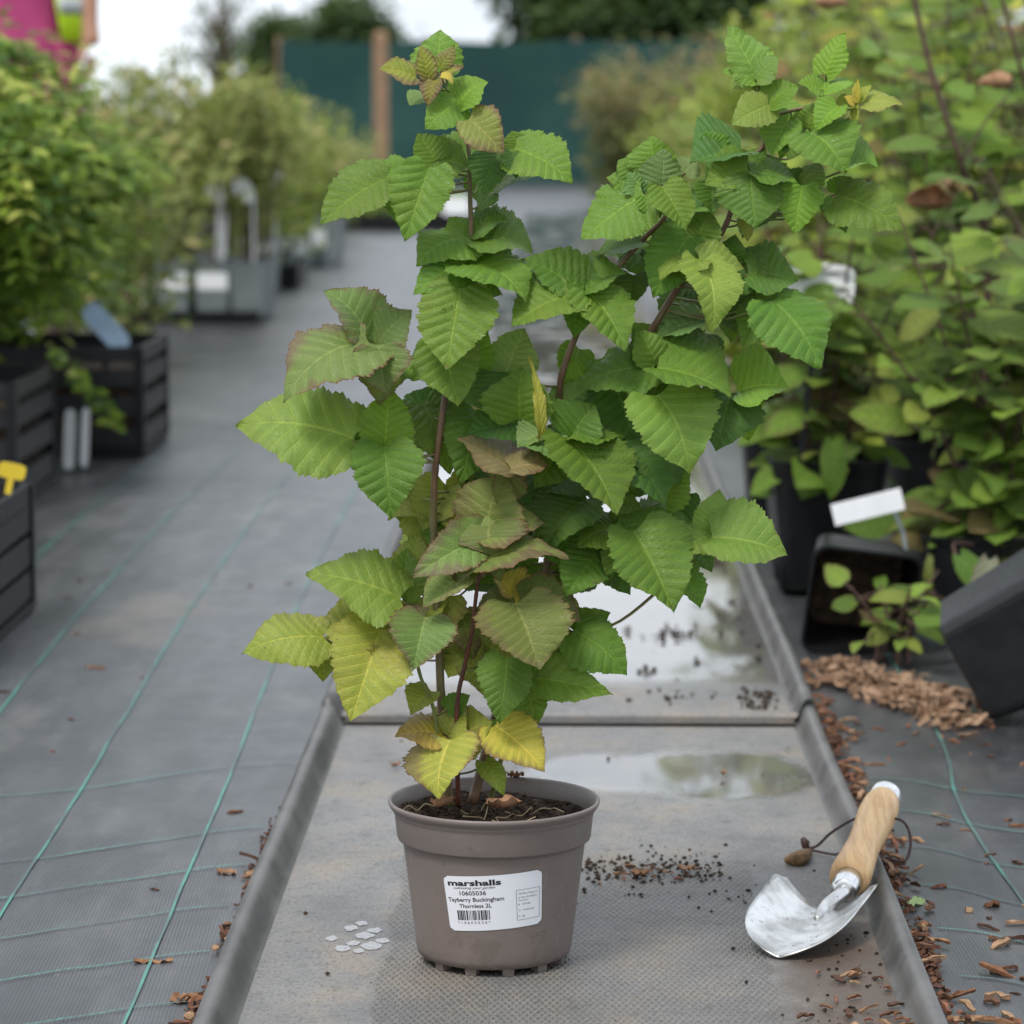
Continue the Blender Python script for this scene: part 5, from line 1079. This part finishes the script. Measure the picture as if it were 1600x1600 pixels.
for sx in (-1, 1):                                               # fingers and thumb
    for k, (dy, ln) in enumerate(((-.028, .068), (-.010, .078), (.008, .072), (.024, .056))):
        px_ = sx * .222; b = MB(); b.tube(spline([(px_, -.05 + dy, .845), (px_ - sx * .004, -.056 + dy, .845 - ln * .5), (px_ - sx * .014, -.060 + dy, .845 - ln)], 4), [.0095, .0095, .009, .009, .009, .0085, .0085, .008, .006], 7); b.v = [tuple(Vector(v) + person.location) for v in b.v]; b.build('finger', M_skin, body, True)
    b = MB(); b.tube(spline([(sx * .216, -.075, .875), (sx * .205, -.10, .85), (sx * .2, -.108, .825)], 4), [.011, .011, .011, .01, .01, .01, .009, .008, .006], 7); b.v = [tuple(Vector(v) + person.location) for v in b.v]; b.build('thumb', M_skin, body, True)
def shell(name, rings, mat, parent, gap=None, n=36, folds=.0):
    """cloth tube: rings of (z, rx, ry, cx, cy); gap = half angle left open at the front"""
    b = MB(); vv = []; m_ = n + 1 if gap else n
    for z, rx, ry, cx, cy in rings:
        for k in range(m_):
            a = (-math.pi / 2 + gap + (2 * math.pi - 2 * gap) * k / n) if gap else 2 * math.pi * k / n
            fo = 1 + folds * math.sin(7 * a + 9 * z) + folds * .6 * math.sin(13 * a - 14 * z)
            vv.append(person.location + Vector((cx + rx * fo * math.cos(a), cy + ry * fo * math.sin(a), z)))
    fs = [(i * m_ + k, i * m_ + (k + 1) % m_, (i + 1) * m_ + (k + 1) % m_, (i + 1) * m_ + k) for i in range(len(rings) - 1) for k in range(n)]
    b.add(vv, fs); o_ = b.build(name, mat, parent, True); sm = o_.modifiers.new('t', 'SOLIDIFY'); sm.thickness = .006; return o_
shell('pink_top', [(.80, .178, .142, 0, 0), (.86, .182, .145, 0, 0), (.92, .172, .135, 0, 0), (.95, .165, .128, 0, 0), (1.08, .150, .12, 0, 0), (1.25, .172, .135, 0, 0), (1.36, .165, .115, 0, 0), (1.42, .12, .09, 0, 0), (1.45, .075, .07, 0, 0)], M_pink, body, folds=.03)
for sx in (-1, 1):
    shell('trouser_leg', [(.07, .062, .075, sx * .11, .0), (.3, .066, .078, sx * .107, 0), (.5, .075, .085, sx * .104, 0), (.7, .09, .10, sx * .098, 0), (.90, .098, .122, sx * .08, 0)], M_pink, body, folds=.03)
    shell('sleeve', [(1.10, .056, .056, sx * .206, 0), (1.22, .062, .062, sx * .195, 0), (1.35, .070, .07, sx * .172, 0), (1.42, .05, .06, sx * .135, 0)], M_pink, body, folds=.03)
    b = MB(); b.lathe([(.0, .0), (.055, .0), (.06, .02), (.055, .06), (.05, .11), (.0, .11)], 16, Matrix.Translation(person.location + Vector((sx * .11, -.03, 0))) @ Matrix.Scale(1.9, 4, (0, 1, 0))); b.build('boot', M_boot, body, True)
vest = shell('hivis_vest', [(.885, .205, .165, .01, 0), (.96, .2, .16, .005, 0), (1.08, .185, .15, 0, 0), (1.25, .188, .152, 0, 0), (1.36, .18, .13, 0, 0), (1.43, .125, .1, 0, 0)], M_vest, body, gap=.75, folds=.025)
shell('reflective_band', [(.965, .206, .166, .005, 0), (1.01, .204, .163, .004, 0)], M_refl, vest, gap=.76, folds=.025)
hc = person.location + Vector((0, -.02, 1.62))
b = MB(); b.lathe([(.001, .125), (.05, .115), (.085, .075), (.097, .02), (.094, -.03), (.085, -.07)], 24, Matrix.Translation(hc + Vector((0, .022, .012))) @ Matrix.Scale(1.1, 4, (0, 1, 0))); b.build('hair', M_hair, body, True)
for sx in (-1, 1):
    b = MB(); b.lathe([(.001, -.012), (.009, -.008), (.012, 0), (.009, .008), (.001, .012)], 12, Matrix.Translation(hc + Vector((sx * .032, -.088, -.005)))); b.build('eye', M_hair, body, True)
    b = MB(); b.lathe([(.001, -.03), (.016, -.02), (.02, 0), (.016, .02), (.001, .03)], 10, Matrix.Translation(hc + Vector((sx * .085, .005, -.01))) @ Matrix.Scale(.5, 4, (1, 0, 0))); b.build('ear', M_skin, body, True)
b = MB(); b.tube([hc + Vector((0, -.086, .005)), hc + Vector((0, -.108, -.03)), hc + Vector((0, -.09, -.04))], [.008, .014, .008], 8); b.build('nose', M_skin, body, True)
b = MB(); b.tube([hc + Vector((-.024, -.08, -.062)), hc + Vector((0, -.092, -.062)), hc + Vector((.024, -.08, -.062))], [.003, .006, .003], 8); b.build('mouth', M_pink, body, True)
